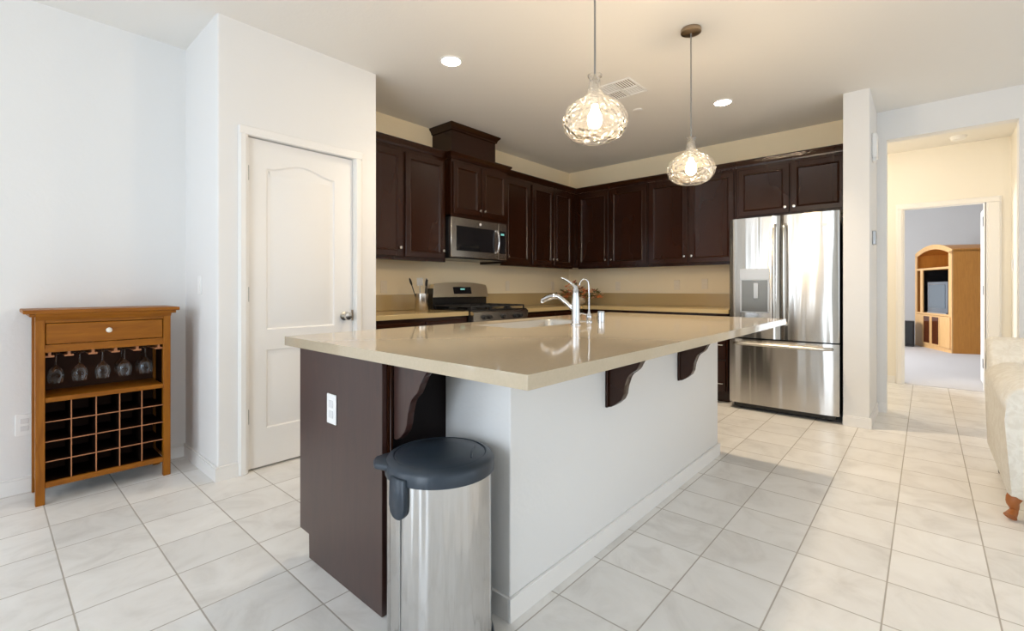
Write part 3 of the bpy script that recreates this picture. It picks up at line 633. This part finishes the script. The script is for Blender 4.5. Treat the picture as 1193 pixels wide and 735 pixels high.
# ------------------------------------------------------------------ step bin in the island nook
bx, by = 0.966, 1.160; R_ = 0.168
bn = thing('trash_can', 'round stainless trash can with blue-grey lid in the island nook', 'trash can', (bx, by, 0))
obj('body', B().lathe([(R_-0.003, 0.03), (R_-0.003, 0.555), (R_-0.012, 0.557)], (bx, by, 0), 64), 'binsteel', bn)
obj('base_ring', B().lathe([(R_+0.004, 0), (R_+0.004, 0.022), (R_-0.001, 0.032), (R_-0.008, 0.033)], (bx, by, 0), 64), 'bluegrey', bn)
lid = obj('lid', B().lathe([(R_-0.006, 0.548), (R_+0.003, 0.550), (R_+0.004, 0.582), (R_-0.004, 0.594), (R_-0.022, 0.600), (R_-0.026, 0.597), (R_-0.030, 0.600), (R_-0.09, 0.604), (0, 0.605)], (bx, by, 0), 64), 'bluegrey', bn)
h = Vector((-0.80, 0.60, 0)); s_ = Vector((-0.60, -0.80, 0)); c0 = Vector((bx, by, 0))
def hp(a, o, z): q = c0 + h*a + s_*o; return (q.x, q.y, z)
obj('handle', B().prism([(0.12, -0.062), (0.165, -0.058), (0.202, -0.030), (0.206, 0.0), (0.202, 0.030), (0.165, 0.058), (0.12, 0.062)], 0.570, 0.590, lambda a, o, z: hp(a, o, z), 0.005), 'bluegrey', lid, 50)
ad = 1.9  # finger tab that hangs on the front left of the rim
ang = math.atan2(0.882-by*0, 0.555)  # direction kept simple below
tv = Vector((-0.995, -0.10, 0)); ts = Vector((0.10, -0.995, 0))
def tp(a, o, z): q = c0 + tv*a + ts*o; return (q.x, q.y, z)
tabp = [(-0.032, 0.572), (0.032, 0.572), (0.031, 0.49)] + [(0.030*math.cos(math.radians(-10-160*i/10)), 0.482 + 0.030*math.sin(math.radians(-10-160*i/10))) for i in range(11)] + [(-0.031, 0.49)]
obj('finger_tab', B().prism(tabp, R_-0.006, R_+0.012, lambda o, z, a: tp(a, o, z), 0.003), 'bluegrey', lid, 50)
obj('seam', B().prism([(-0.0012, 0.04), (0.0012, 0.04), (0.0012, 0.50), (-0.0012, 0.50)], R_-0.004, R_-0.0015, lambda o, z, a: tp(a, o, z)), 'greyplastic', bn)
obj('lid_ridge', B().tube([hp(-0.09, 0.08, 0.6025), hp(-0.10, 0.02, 0.603), hp(-0.115, -0.03, 0.602)], [0.002, 0.005, 0.002], 8, 2), 'bluegrey', lid)
obj('pedal', B().box(bx-0.20, bx-0.14, by-0.05, by+0.02, 0.008, 0.018, 0.003), 'bluegrey', bn)

# ------------------------------------------------------------------ pendants, downlights, ceiling fittings
def pendant(x, y, label):
    zc = 1.857
    t = thing('pendant_light', label, 'pendant light', (x, y, CZ), 'glass pendants over the island')
    obj('canopy', B().lathe([(0.058, -0.0005), (0.060, -0.004), (0.060, -0.022), (0.052, -0.026), (0.012, -0.028), (0, -0.028)], (x, y, CZ), 32), 'bronze', t)
    obj('rod', B().cyl((x, y, zc+0.18), 0.0045, CZ-0.027-(zc+0.18), 12), 'hinge', t)
    pr_ = [(0.024, 0.200), (0.032, 0.196), (0.030, 0.188), (0.022, 0.183), (0.026, 0.15), (0.035, 0.115), (0.058, 0.088), (0.095, 0.070), (0.125, 0.045), (0.140, 0.012), (0.142, -0.015), (0.132, -0.045), (0.108, -0.072), (0.075, -0.088), (0.055, -0.092)]
    obj('glass_shade', B().lathe([(r_, z) for r_, z in pr_], (x, y, zc), 56, caps=False), 'shade', t, 180)
    sk_ = obj('socket', B().lathe([(0.0045, 0.20), (0.016, 0.17), (0.017, 0.08), (0.014, 0.065), (0, 0.065)], (x, y, zc), 20), 'nickel', t)
    obj('bulb', B().lathe([(0.012, 0.064), (0.016, 0.045), (0.027, 0.020), (0.031, 0.0), (0.027, -0.020), (0.014, -0.033), (0, -0.036)], (x, y, zc), 20), 'bulb', sk_)
    return t
pendant(1.775, 1.086, 'clear hammered-glass pendant hanging nearer the camera, its rod cut by the picture top')
pendant(2.895, 1.086, 'clear hammered-glass pendant farther along the island with its round ceiling canopy visible')
def downlight(x, y, label, power=150):
    t = thing('recessed_downlight', label, 'ceiling light', (x, y, CZ), 'recessed ceiling lights')
    obj('trim_ring', B().lathe([(0.066, -0.001), (0.078, -0.001), (0.078, -0.004), (0.068, -0.008), (0.064, -0.004)], (x, y, CZ), 40, caps=False), 'plate', t)
    obj('lens', B().lathe([(0.064, -0.0035), (0, -0.0035)], (x, y, CZ), 40, caps=False), 'canlight', t)
    l = bpy.data.lights.new('downlight_beam', 'SPOT'); l.energy = power; l.color = (1.0, 0.80, 0.56); l.spot_size = math.radians(115); l.spot_blend = 0.9; l.shadow_soft_size = 0.055
    o = bpy.data.objects.new('downlight_beam', l); C.objects.link(o); o.location = (0, 0, -0.02); o.parent = t
    return t
downlight(2.18, 2.5, 'lit recessed downlight in the ceiling in front of the pantry', 38)
downlight(4.21, 1.307, 'lit recessed downlight in the ceiling in front of the refrigerator', 118)
# air register
v0 = Vector((3.395, 1.83, CZ)); 
t = thing('ceiling_vent', 'white square ceiling air register behind the nearer pendant', 'air vent', tuple(v0))
b = B().box(3.235, 3.555, 1.68, 1.70, 2.712, CZ-0.0005, 0.002).box(3.235, 3.555, 1.96, 1.98, 2.712, CZ-0.0005, 0.002).box(3.235, 3.255, 1.70, 1.96, 2.712, CZ-0.0005, 0.002).box(3.535, 3.555, 1.70, 1.96, 2.712, CZ-0.0005, 0.002)
b.box(3.388, 3.402, 1.70, 1.96, 2.710, CZ-0.0005).box(3.255, 3.535, 1.824, 1.836, 2.710, CZ-0.0005)
obj('frame', b, 'plate', t)
obj('duct_opening', B().box(3.256, 3.534, 1.701, 1.959, 2.7165, CZ-0.0006), mat('duct_dark', (0.10, 0.08, 0.06), 0.8), t)
for qx, qy, d in ((3.256, 1.837, 'x'), (3.403, 1.837, 'y'), (3.256, 1.702, 'y'), (3.403, 1.702, 'x')):
    b = B()
    for k in range(6):
        o_ = 0.008 + k*0.0215
        if d == 'x': b.prism([(qx+o_, 2.716), (qx+o_+0.007, 2.7115), (qx+o_+0.0085, 2.7125), (qx+o_+0.002, 2.7165)], qy, qy+0.121, lambda p_, z, a: (p_, a, z))
        else: b.prism([(qy+o_*0.93, 2.716), (qy+o_*0.93+0.007, 2.7115), (qy+o_*0.93+0.0085, 2.7125), (qy+o_*0.93+0.002, 2.7165)], qx, qx+0.131, lambda p_, z, a: (a, p_, z))
    obj('louvre', b, 'plate', t)
lone('sprinkler_cover', B().lathe([(0.042, -0.0005), (0.042, -0.004), (0.036, -0.008), (0, -0.009)], (3.887, 1.934, CZ), 28), 'ceil', 'small round flat cover disc on the ceiling behind the air register', 'sprinkler cover', (3.887, 1.934, CZ))
t = thing('smoke_detector', 'round white smoke detector on the hallway ceiling', 'smoke detector', (6.8, -0.255, CZ))
obj('base', B().lathe([(0.07, -0.0005), (0.07, -0.012), (0, -0.012)], (6.8, -0.255, CZ), 32), 'plate', t)
obj('cap', B().lathe([(0.062, -0.0125), (0.058, -0.034), (0.045, -0.040), (0, -0.041)], (6.8, -0.255, CZ), 32), 'plate', t)
# hall ceiling lamp out of view behind the header
t = thing('hall_ceiling_light', 'flush hallway ceiling light just behind the opening header', 'ceiling light', (6.05, 0.7, CZ))
obj('rim', B().lathe([(0.15, -0.0005), (0.15, -0.03), (0.14, -0.03)], (6.05, 0.7, CZ), 32), 'nickel', t)
obj('diffuser', B().lathe([(0.138, -0.031), (0.10, -0.07), (0, -0.085)], (6.05, 0.7, CZ), 32, caps=False), emis('hall_diffuser', (1.0, 0.93, 0.82), 55), t)

# ------------------------------------------------------------------ switches, outlets and wall devices
outlet('wall_outlet', mapY(YW), 0.150, 0.37, 'white wall outlet low on the left wall, partly behind the wine rack')
outlet('light_switch', mapX(0.9), 3.40, 1.14, 'white light switch plate on the narrow wall right of the wine rack', switch=True, kind='light switch')
outlet('wall_outlet', mapY(YW), 2.43, 1.135, 'white outlet above the backsplash left of the utensil crock', pm='plate_warm')
outlet('wall_outlet', mapY(YW), 4.12, 1.15, 'white outlet above the backsplash right of the stove', pm='plate_warm')
outlet('wall_outlet', mapY(YW), 5.02, 1.15, 'white outlet above the backsplash close to the room corner', pm='plate_warm')
outlet('wall_outlet', mapX(XW), 2.96, 1.15, 'white outlet above the backsplash just right of the faucet', pm='plate_warm')
outlet('wall_outlet', mapX(XW), 2.19, 1.16, 'white outlet midway along the fridge-wall backsplash', pm='plate_warm')
outlet('wall_outlet', mapX(XW), 1.87, 1.17, 'white outlet on the fridge wall nearest the refrigerator', pm='plate_warm')
sidef = lambda u, z, w_: (u, 0.335 - w_, z)
t = thing('door_chime', 'white door chime box high on the side of the pillar', 'door chime', (4.92, 0.335, 2.28))
obj('housing', fbox(B(), sidef, 4.84, 4.99, 2.20, 2.40, 0.0005, 0.035, 0.008), 'plate', t); obj('grille', fbox(B(), sidef, 4.87, 4.96, 2.175, 2.1995, 0.002, 0.025, 0.003), 'plate', t)
t = thing('thermostat', 'small grey thermostat on the side of the pillar', 'thermostat', (4.92, 0.335, 1.5))
tb = obj('housing', fbox(B(), sidef, 4.90, 4.985, 1.485, 1.60, 0.0005, 0.026, 0.004), 'silver', t); obj('screen', fbox(B(), sidef, 4.915, 4.97, 1.535, 1.585, 0.026, 0.0275), 'greyplastic', tb)
hf = lambda u, z, w_: (u, -0.67 + w_, z)
outlet('light_switch', hf, 7.02, 1.36, 'white light switch at the end of the hallway right wall', switch=True, kind='light switch')
t = thing('wall_thermostat', 'small wall control with grey face in the hallway', 'wall control', (6.5, -0.67, 1.0))
obj('housing', fbox(B(), hf, 6.42, 6.52, 0.965, 1.04, 0.0005, 0.02, 0.004), 'silver', t)
# small scuffs on the pantry side wall and knee wall are left to the paint

# ------------------------------------------------------------------ wine rack
wr = thing('wine_rack', 'honey-brown wooden wine rack cabinet with drawer against the left wall', 'wine rack', (0.4625, 3.55, 0))
RX0, RX1, RY0, RY1 = 0.176, 0.749, 3.41, 3.70
b = B().box(RX0-0.045, RX1+0.038, RY0-0.035, RY1+0.005, 0.990, 1.010, 0.003)
b.prism([(0, 0.956), (0.006, 0.956), (0.014, 0.968), (0.028, 0.980), (0.030, 0.9895), (0, 0.9895)], RX0, RX1, lambda q, z, a: (a, RY0-q, z)); 
b.box(RX0-0.022, RX0, RY0-0.024, RY1, 0.974, 0.9895, 0.002); b.box(RX1, RX1+0.022, RY0-0.024, RY1, 0.974, 0.9895, 0.002)
obj('top', b, 'oakx', wr)
lw = 0.036
for x in (RX0, RX1-lw):
    for y in (RY0, RY1-lw): obj('leg', B().box(x, x+lw, y, y+lw, 0, 0.973, 0.002), 'oak', wr)
b = B()
for x in (RX0+0.008, RX1-0.020): b.box(x, x+0.012, RY0+lw, RY1-lw, 0.09, 0.972)
obj('side_panel', b, 'oak', wr)
obj('back_panel', B().box(RX0+lw, RX1-lw, RY1-0.018, RY1-0.010, 0.09, 0.955), mat('rack_back_brown', (0.045, 0.016, 0.006), 0.6, spec=0.2), wr)
b = B().box(RX0+lw, RX1-lw, RY0+0.004, RY0+0.022, 0.940, 0.956).box(RX0+lw, RX1-lw, RY0+0.004, RY0+0.022, 0.787, 0.826); obj('front_rail', b, 'oakx', wr)
obj('shelf', B().box(RX0+lw, RX1-lw, RY0+0.002, RY1-0.02, 0.527, 0.552, 0.002), 'oakx', wr)
obj('bottom_rail', B().box(RX0+lw, RX1-lw, RY0+0.003, RY0+0.022, 0.085, 0.114, 0.002), 'oakx', wr)
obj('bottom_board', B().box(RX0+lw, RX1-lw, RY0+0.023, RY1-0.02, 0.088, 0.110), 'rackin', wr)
for x in (RX0+0.0205, RX1-0.0225): obj('dark_inner_sheet', B().box(x, x+0.002, RY0+lw, RY1-lw, 0.115, 0.785), 'rackin', wr)  # added dark sheets standing in for shade on the inner sides
dd = obj('drawer', B().box(RX0+lw+0.003, RX1-lw-0.003, RY0+0.001, RY0+0.02, 0.829, 0.937, 0.003).box(RX0+lw+0.012, RX1-lw-0.012, RY0+0.02, RY1-0.03, 0.832, 0.92), 'oakx', wr)
obj('knob', B().lathe([(0.007, 0), (0.006, 0.010), (0.013, 0.016), (0.014, 0.022), (0.009, 0.028), (0, 0.029)], (0.4625, RY0+0.001, 0.890), 18, '-y'), mat('cream_knob', (0.85, 0.8, 0.7), 0.3), dd)
gx0, gx1, gz0, gz1 = RX0+lw, RX1-lw, 0.114, 0.527
for i in range(1, 5):
    x = gx0 + (gx1-gx0)*i/5; dv = obj('divider', B().box(x-0.0025, x+0.0025, RY0+0.016, RY1-0.02, gz0, gz1), 'rackin', wr); obj('edge_band', B().box(x-0.0025, x+0.0025, RY0+0.012, RY0+0.016, gz0, gz1), 'oakthin', dv)  # divider darkened behind its front edge for the interior shade
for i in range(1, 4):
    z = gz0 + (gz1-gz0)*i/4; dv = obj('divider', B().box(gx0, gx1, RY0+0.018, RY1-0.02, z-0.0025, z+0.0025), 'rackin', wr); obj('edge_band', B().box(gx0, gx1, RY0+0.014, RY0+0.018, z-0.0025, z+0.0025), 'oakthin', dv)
gx = [0.258, 0.353, 0.449, 0.546, 0.643]
rails = [0.2105+0.008, 0.305, 0.401, 0.497, 0.594, 0.705]
for i, x in enumerate(rails):
    x = min(max(x, gx0+0.018), gx1-0.018)
    obj('glass_rail', B().box(x-0.006, x+0.006, RY0+0.022, RY1-0.02, 0.768, 0.826).box(x-0.018, x+0.018, RY0+0.022, RY1-0.02, 0.759, 0.768), 'oakthin', wr)
def glass(x, y, label):
    prof = [(0.033, 0.7705), (0.034, 0.7690), (0.012, 0.7660), (0.004, 0.760), (0.0035, 0.715), (0.006, 0.706), (0.018, 0.696), (0.030, 0.680), (0.035, 0.658), (0.034, 0.640), (0.029, 0.615)]
    b = B().lathe(prof, (x, y, 0), 28, caps=False)
    return lone('wine_glass', b, 'wineglass', label, 'wine glass', (x, y, 0.770), 'stemmed glasses hanging in the rack', 180)
g0 = glass(gx[0], 3.50, 'leftmost upside-down wine glass hanging in the rack')
for x, y, lb in ((gx[1], 3.50, 'second wine glass from the left hanging in the rack'), (gx[2], 3.50, 'middle wine glass of the front row hanging in the rack'), (gx[3], 3.50, 'fourth wine glass from the left, at the front of its rail'), (gx[4], 3.50, 'rightmost wine glass at the front of the rack'),
                 (gx[3], 3.60, 'wine glass hanging behind the fourth one of the front row'), (gx[4], 3.60, 'wine glass hanging behind the rightmost front one')):
    dup(g0, (x, y, 0.770), lb)

# ------------------------------------------------------------------ things on the wall worktop
cr = (2.63, 3.42, 0.9145)
uc = thing('utensil_crock', 'round stainless utensil crock on the worktop left of the stove', 'utensil holder', cr)
obj('crock', B().lathe([(0.058, 0), (0.060, 0.003), (0.060, 0.160), (0.057, 0.160), (0.056, 0.006), (0, 0.006)], cr, 32), 'steel2', uc)
def spoon(dx, dy, tx_, ty_, L_, kind):
    a = Vector((cr[0]+dx, cr[1]+dy, cr[2]+0.012)); d = Vector((tx_, ty_, 1)).normalized(); e_ = a + d*L_
    b = B().tube([a, e_], 0.004, 8)
    if kind == 'spoon':
        q = bmesh.new(); bmesh.ops.create_uvsphere(q, u_segments=14, v_segments=10, radius=1)
        rot = d.to_track_quat('Z', 'Y').to_matrix()
        for vv in q.verts: vv.co = Vector((vv.co.x*0.026, vv.co.y*0.006, vv.co.z*0.038))
        bmesh.ops.rotate(q, verts=q.verts[:], matrix=rot); bmesh.ops.translate(q, verts=q.verts[:], vec=e_+d*0.03); b.add(q)
    elif kind == 'turner':
        q = bmesh.new(); bmesh.ops.create_cube(q, size=1)
        for vv in q.verts: vv.co = Vector((vv.co.x*0.055, vv.co.y*0.004, vv.co.z*0.07))
        bmesh.ops.rotate(q, verts=q.verts[:], matrix=d.to_track_quat('Z', 'Y').to_matrix()); bmesh.ops.translate(q, verts=q.verts[:], vec=e_+d*0.03); b.add(q)
    return b
for args, nm, mt, lb in (((-0.02, 0.0, -0.32, 0.10, 0.235, 'spoon'), 'ladle', 'iron', 'dark ladle leaning left out of the steel crock'),
                         ((0.0, 0.02, 0.02, 0.05, 0.225, 'turner'), 'turner', 'greyplastic', 'steel turner standing in the middle of the crock'),
                         ((0.02, 0.0, 0.10, -0.04, 0.22, 'spoon'), 'serving_spoon', 'iron', 'dark serving spoon right of the turner in the crock'),
                         ((0.035, 0.01, 0.14, -0.02, 0.275, 'none'), 'skewer', 'iron', 'thin dark rod at the right rim of the crock')):
    b = spoon(*args); lone(nm, b, mt, lb, 'kitchen utensil', (cr[0]+args[0], cr[1]+args[1], cr[2]+0.008))
# flower arrangement in the corner
fa = thing('flower_arrangement', 'low orange and rust silk flower arrangement on the corner worktop behind the faucet', 'flower arrangement', (5.00, 3.29, 0.9145))
obj('vase', B().lathe([(0.05, 0), (0.075, 0.02), (0.085, 0.055), (0.065, 0.09), (0.06, 0.095)], (5.00, 3.29, 0.9145), 24), 'basket', fa)
dirn = Vector((-0.66, 0.75, 0))   # long axis of the arrangement
def petals(k, n, spread, size):
    b = B()
    for i in range(n):
        a = random.uniform(-1, 1); hgt = random.uniform(0.05, 0.26*(1-abs(a)*0.55)); q = Vector((5.00, 3.29, 0.95)) + dirn*a*spread + Vector((random.uniform(-0.07, 0.07), random.uniform(-0.07, 0.07), hgt))
        s_ = size*random.uniform(0.7, 1.2)
        for j in range(5):
            an = j*2*PI/5 + random.random(); t = bmesh.new()
            P = [(0, 0, 0), (s_*0.5, -s_*0.3, s_*0.15), (s_, 0, s_*0.25), (s_*0.5, s_*0.3, s_*0.15), (s_*0.5, 0, s_*0.02)]
            vs = [t.verts.new(p_) for p_ in P]; t.faces.new((vs[0], vs[1], vs[4])); t.faces.new((vs[1], vs[2], vs[4])); t.faces.new((vs[2], vs[3], vs[4])); t.faces.new((vs[3], vs[0], vs[4]))
            bmesh.ops.rotate(t, verts=t.verts[:], matrix=Matrix.Rotation(random.uniform(-0.8, 0.8), 3, 'X') @ Matrix.Rotation(an, 3, 'Z')); bmesh.ops.translate(t, verts=t.verts[:], vec=q); b.add(t)
    return b
for nm, k, n, sp_, sz in (('leaves', 'leafg', 26, 0.22, 0.055), ('orange_flowers', 'leafo', 22, 0.24, 0.048), ('rust_flowers', 'leafr', 14, 0.22, 0.046), ('peach_flowers', 'leafp', 22, 0.22, 0.045)):
    obj(nm, petals(k, n, sp_, sz), k, fa, 0)['kind'] = 'stuff'
b = B()
for i in range(14):
    a = random.uniform(-0.8, 0.8); q = Vector((5.00, 3.29, 0.99)); b.tube([q, q + dirn*a*0.2 + Vector((random.uniform(-0.05, 0.05), random.uniform(-0.05, 0.05), 0.2*(1-abs(a)*0.6)))], 0.002, 5)
obj('stems', b, 'leafg', fa)['kind'] = 'stuff'

# ------------------------------------------------------------------ armchair at the right edge (faces the windows, back towards the hall)
ar = thing('armchair', 'cream upholstered armchair with carved wooden feet at the right picture edge', 'armchair', (3.75, -0.80, 0))
def pad(x0, x1, y0, y1, z0, z1, r=0.05): return B().box(x0, x1, y0, y1, z0, z1, r, 4)
obj('frame', pad(3.22, 4.22, -1.29, -0.31, 0.115, 0.36, 0.04), 'upholst', ar, 60)
for y0, y1 in ((-0.50, -0.29), (-1.31, -1.10)):
    arm = B().prism([(y0, 0.14), (y1, 0.14), (y1, 0.50)] + [((y0+y1)/2 + 0.120*math.cos(math.radians(a_)), 0.575 + 0.10*math.sin(math.radians(a_))) for a_ in range(-20, 201, 20)] + [(y0, 0.50)], 3.20, 4.20, lambda y, z, x: (x, y, z), 0.012)
    obj('arm', arm, 'upholst', ar, 50)
obj('seat_cushion', pad(3.22, 4.02, -1.095, -0.505, 0.362, 0.50, 0.04), 'upholst', ar, 60)
# rolled, raked backrest
prof = [(4.00, 0.15), (4.20, 0.15), (4.24, 0.35), (4.32, 0.55), (4.44, 0.66), (4.50, 0.72), (4.49, 0.775), (4.42, 0.805), (4.30, 0.80), (4.20, 0.75), (4.12, 0.65), (4.05, 0.50)]
b = B().prism(prof, -1.30, -0.30, lambda x, z, y: (x, y, z), 0.02); obj('backrest', b, 'upholst', ar, 60)
for x, y, o_ in ((3.33, -0.345, 1), (3.33, -1.255, -1)):
    obj('foot', B().tube([(x, y, 0.14), (x-0.03, y+0.035*o_, 0.095), (x-0.01, y+0.02*o_, 0.05), (x-0.04, y+0.04*o_, 0.018)], [0.035, 0.028, 0.016, 0.026], 12, 2), 'claw', ar)
for x, y in ((4.06, -0.345), (4.10, -1.25)):
    obj('foot', B().tube([(x, y, 0.125), (x+0.01, y, 0.07), (x+0.03, y, 0.0)], [0.024, 0.019, 0.015], 10, 1), 'iron', ar)

# ------------------------------------------------------------------ far room: entertainment centre, tv, speaker
ang = math.atan2(-0.383, -0.924)
ec = thing('entertainment_center', 'arched honey-oak entertainment center in the far room', 'entertainment center', (12.22, 0.14, 0.004), rz=ang)
WW, DD, HH = 1.28, 0.60, 1.80
def lobj(n, b, m, p_, s=30): return obj(n, b, m, p_, s, world=False)
lobj('side_panel', B().box(WW-0.03, WW, 0.0, DD, 0.0, 1.80, 0.002), 'honey', ec); lobj('side_panel', B().box(0, 0.03, 0, DD, 0, 1.80, 0.002), 'honey', ec)
lobj('back_panel', B().box(0.03, WW-0.03, DD-0.02, DD, 0.05, 1.80), 'honey', ec)
def az(x): return 1.78 + 0.13*(1-(2*x/WW-1)**2)
N_ = 20
b = B().prism([(WW*i/N_, az(WW*i/N_)) for i in range(N_+1)] + [(WW*(N_-i)/N_, az(WW*(N_-i)/N_)-0.03) for i in range(N_+1)], 0.0, DD, lambda x, z, y: (x, y, z)); lobj('top_panel', b, 'honey', ec)
b = B().prism([(WW*i/N_, az(WW*i/N_)+0.012) for i in range(N_+1)] + [(WW*(N_-i)/N_, az(WW*(N_-i)/N_)-0.075) for i in range(N_+1)], -0.02, -0.001, lambda x, z, y: (x, y, z))
for x0, x1, z0, z1 in ((0, 0.06, 0.05, 1.76), (WW-0.10, WW, 0.05, 1.76), (0.06, WW-0.10, 1.46, 1.50), (0.20, 0.29, 0.66, 1.46), (0.06, WW-0.10, 0.625, 0.66), (0, WW, 0.0, 0.07)): b.box(x0, x1, -0.02, -0.001, z0, z1)
lobj('face_frame', b, 'honeyl', ec)
lobj('shelf', B().box(0.03, WW-0.03, 0, DD-0.02, 1.47, 1.49), 'honey', ec); lobj('shelf', B().box(0.03, WW-0.03, 0, DD-0.02, 0.635, 0.655), 'honeyl', ec)
lobj('divider', B().box(0.23, 0.25, 0, DD-0.02, 0.656, 1.469), 'honey', ec)
lobj('dark_inner_sheet', B().box(0.2505, 0.2545, 0.002, DD-0.11, 0.66, 1.465), 'black', ec)  # thin black sheet over the divider beside the television
lobj('dark_back', B().box(0.26, WW-0.1, DD-0.1, DD-0.09, 0.66, 1.465), 'black', ec)
for x0, x1 in ((0.03, 0.31), (0.93, 1.25)): lobj('door', B().box(x0, x1, -0.035, -0.021, 0.075, 0.62, 0.004), 'honeyl', ec)
for x0, x1 in ((0.315, 0.61), (0.62, 0.925)):
    d = lobj('door', B().box(x0, x0+0.035, -0.035, -0.021, 0.075, 0.62).box(x1-0.035, x1, -0.035, -0.021, 0.075, 0.62).box(x0+0.035, x1-0.035, -0.035, -0.021, 0.075, 0.10).box(x0+0.035, x1-0.035, -0.035, -0.021, 0.595, 0.62), 'honeyl', ec)
    lobj('pane', B().box(x0+0.035, x1-0.035, -0.030, -0.026, 0.10, 0.595), mat('smoked_glass', (0.09, 0.025, 0.01), 0.08), d)
tv_ = thing('television', 'silver tube television on the entertainment center shelf', 'television', (12.22-0.924*0.76+0.383*0.02, 0.14-0.383*0.76-0.924*0.02, 0.6615), rz=ang)
b = B().box(-0.34, 0.34, -0.02, 0.06, 0.02, 0.58, 0.012, 2); lobj('front_bezel', b, mat('dark_silver_plastic', (0.2, 0.22, 0.25), 0.3, 0.3), tv_)
lobj('tube_housing', B().prism([(-0.30, 0.061), (0.30, 0.061), (0.18, 0.42), (-0.18, 0.42)], 0.03, 0.54, lambda x, y, z: (x, y, z)), 'black', tv_)
lobj('screen', B().box(-0.28, 0.28, -0.028, -0.0205, 0.10, 0.53, 0.003), 'tvscreen', tv_)
lobj('stand_base', B().box(-0.36, 0.30, -0.02, 0.20, 0.0, 0.0195, 0.003), 'silver', tv_)
t = thing('speaker', 'black box speaker on the carpet left of the entertainment center', 'speaker', (11.9, 0.32, 0.004))
obj('cabinet', B().box(11.76, 12.05, 0.165, 0.47, 0.012, 0.49, 0.006), 'iron', t); obj('grille', B().box(11.745, 11.7595, 0.185, 0.45, 0.05, 0.47, 0.004), 'black', t)
for y in (0.19, 0.44): obj('foot', B().cyl((11.8, y, 0.0045), 0.015, 0.008).cyl((12.0, y, 0.0045), 0.015, 0.008), 'iron', t)
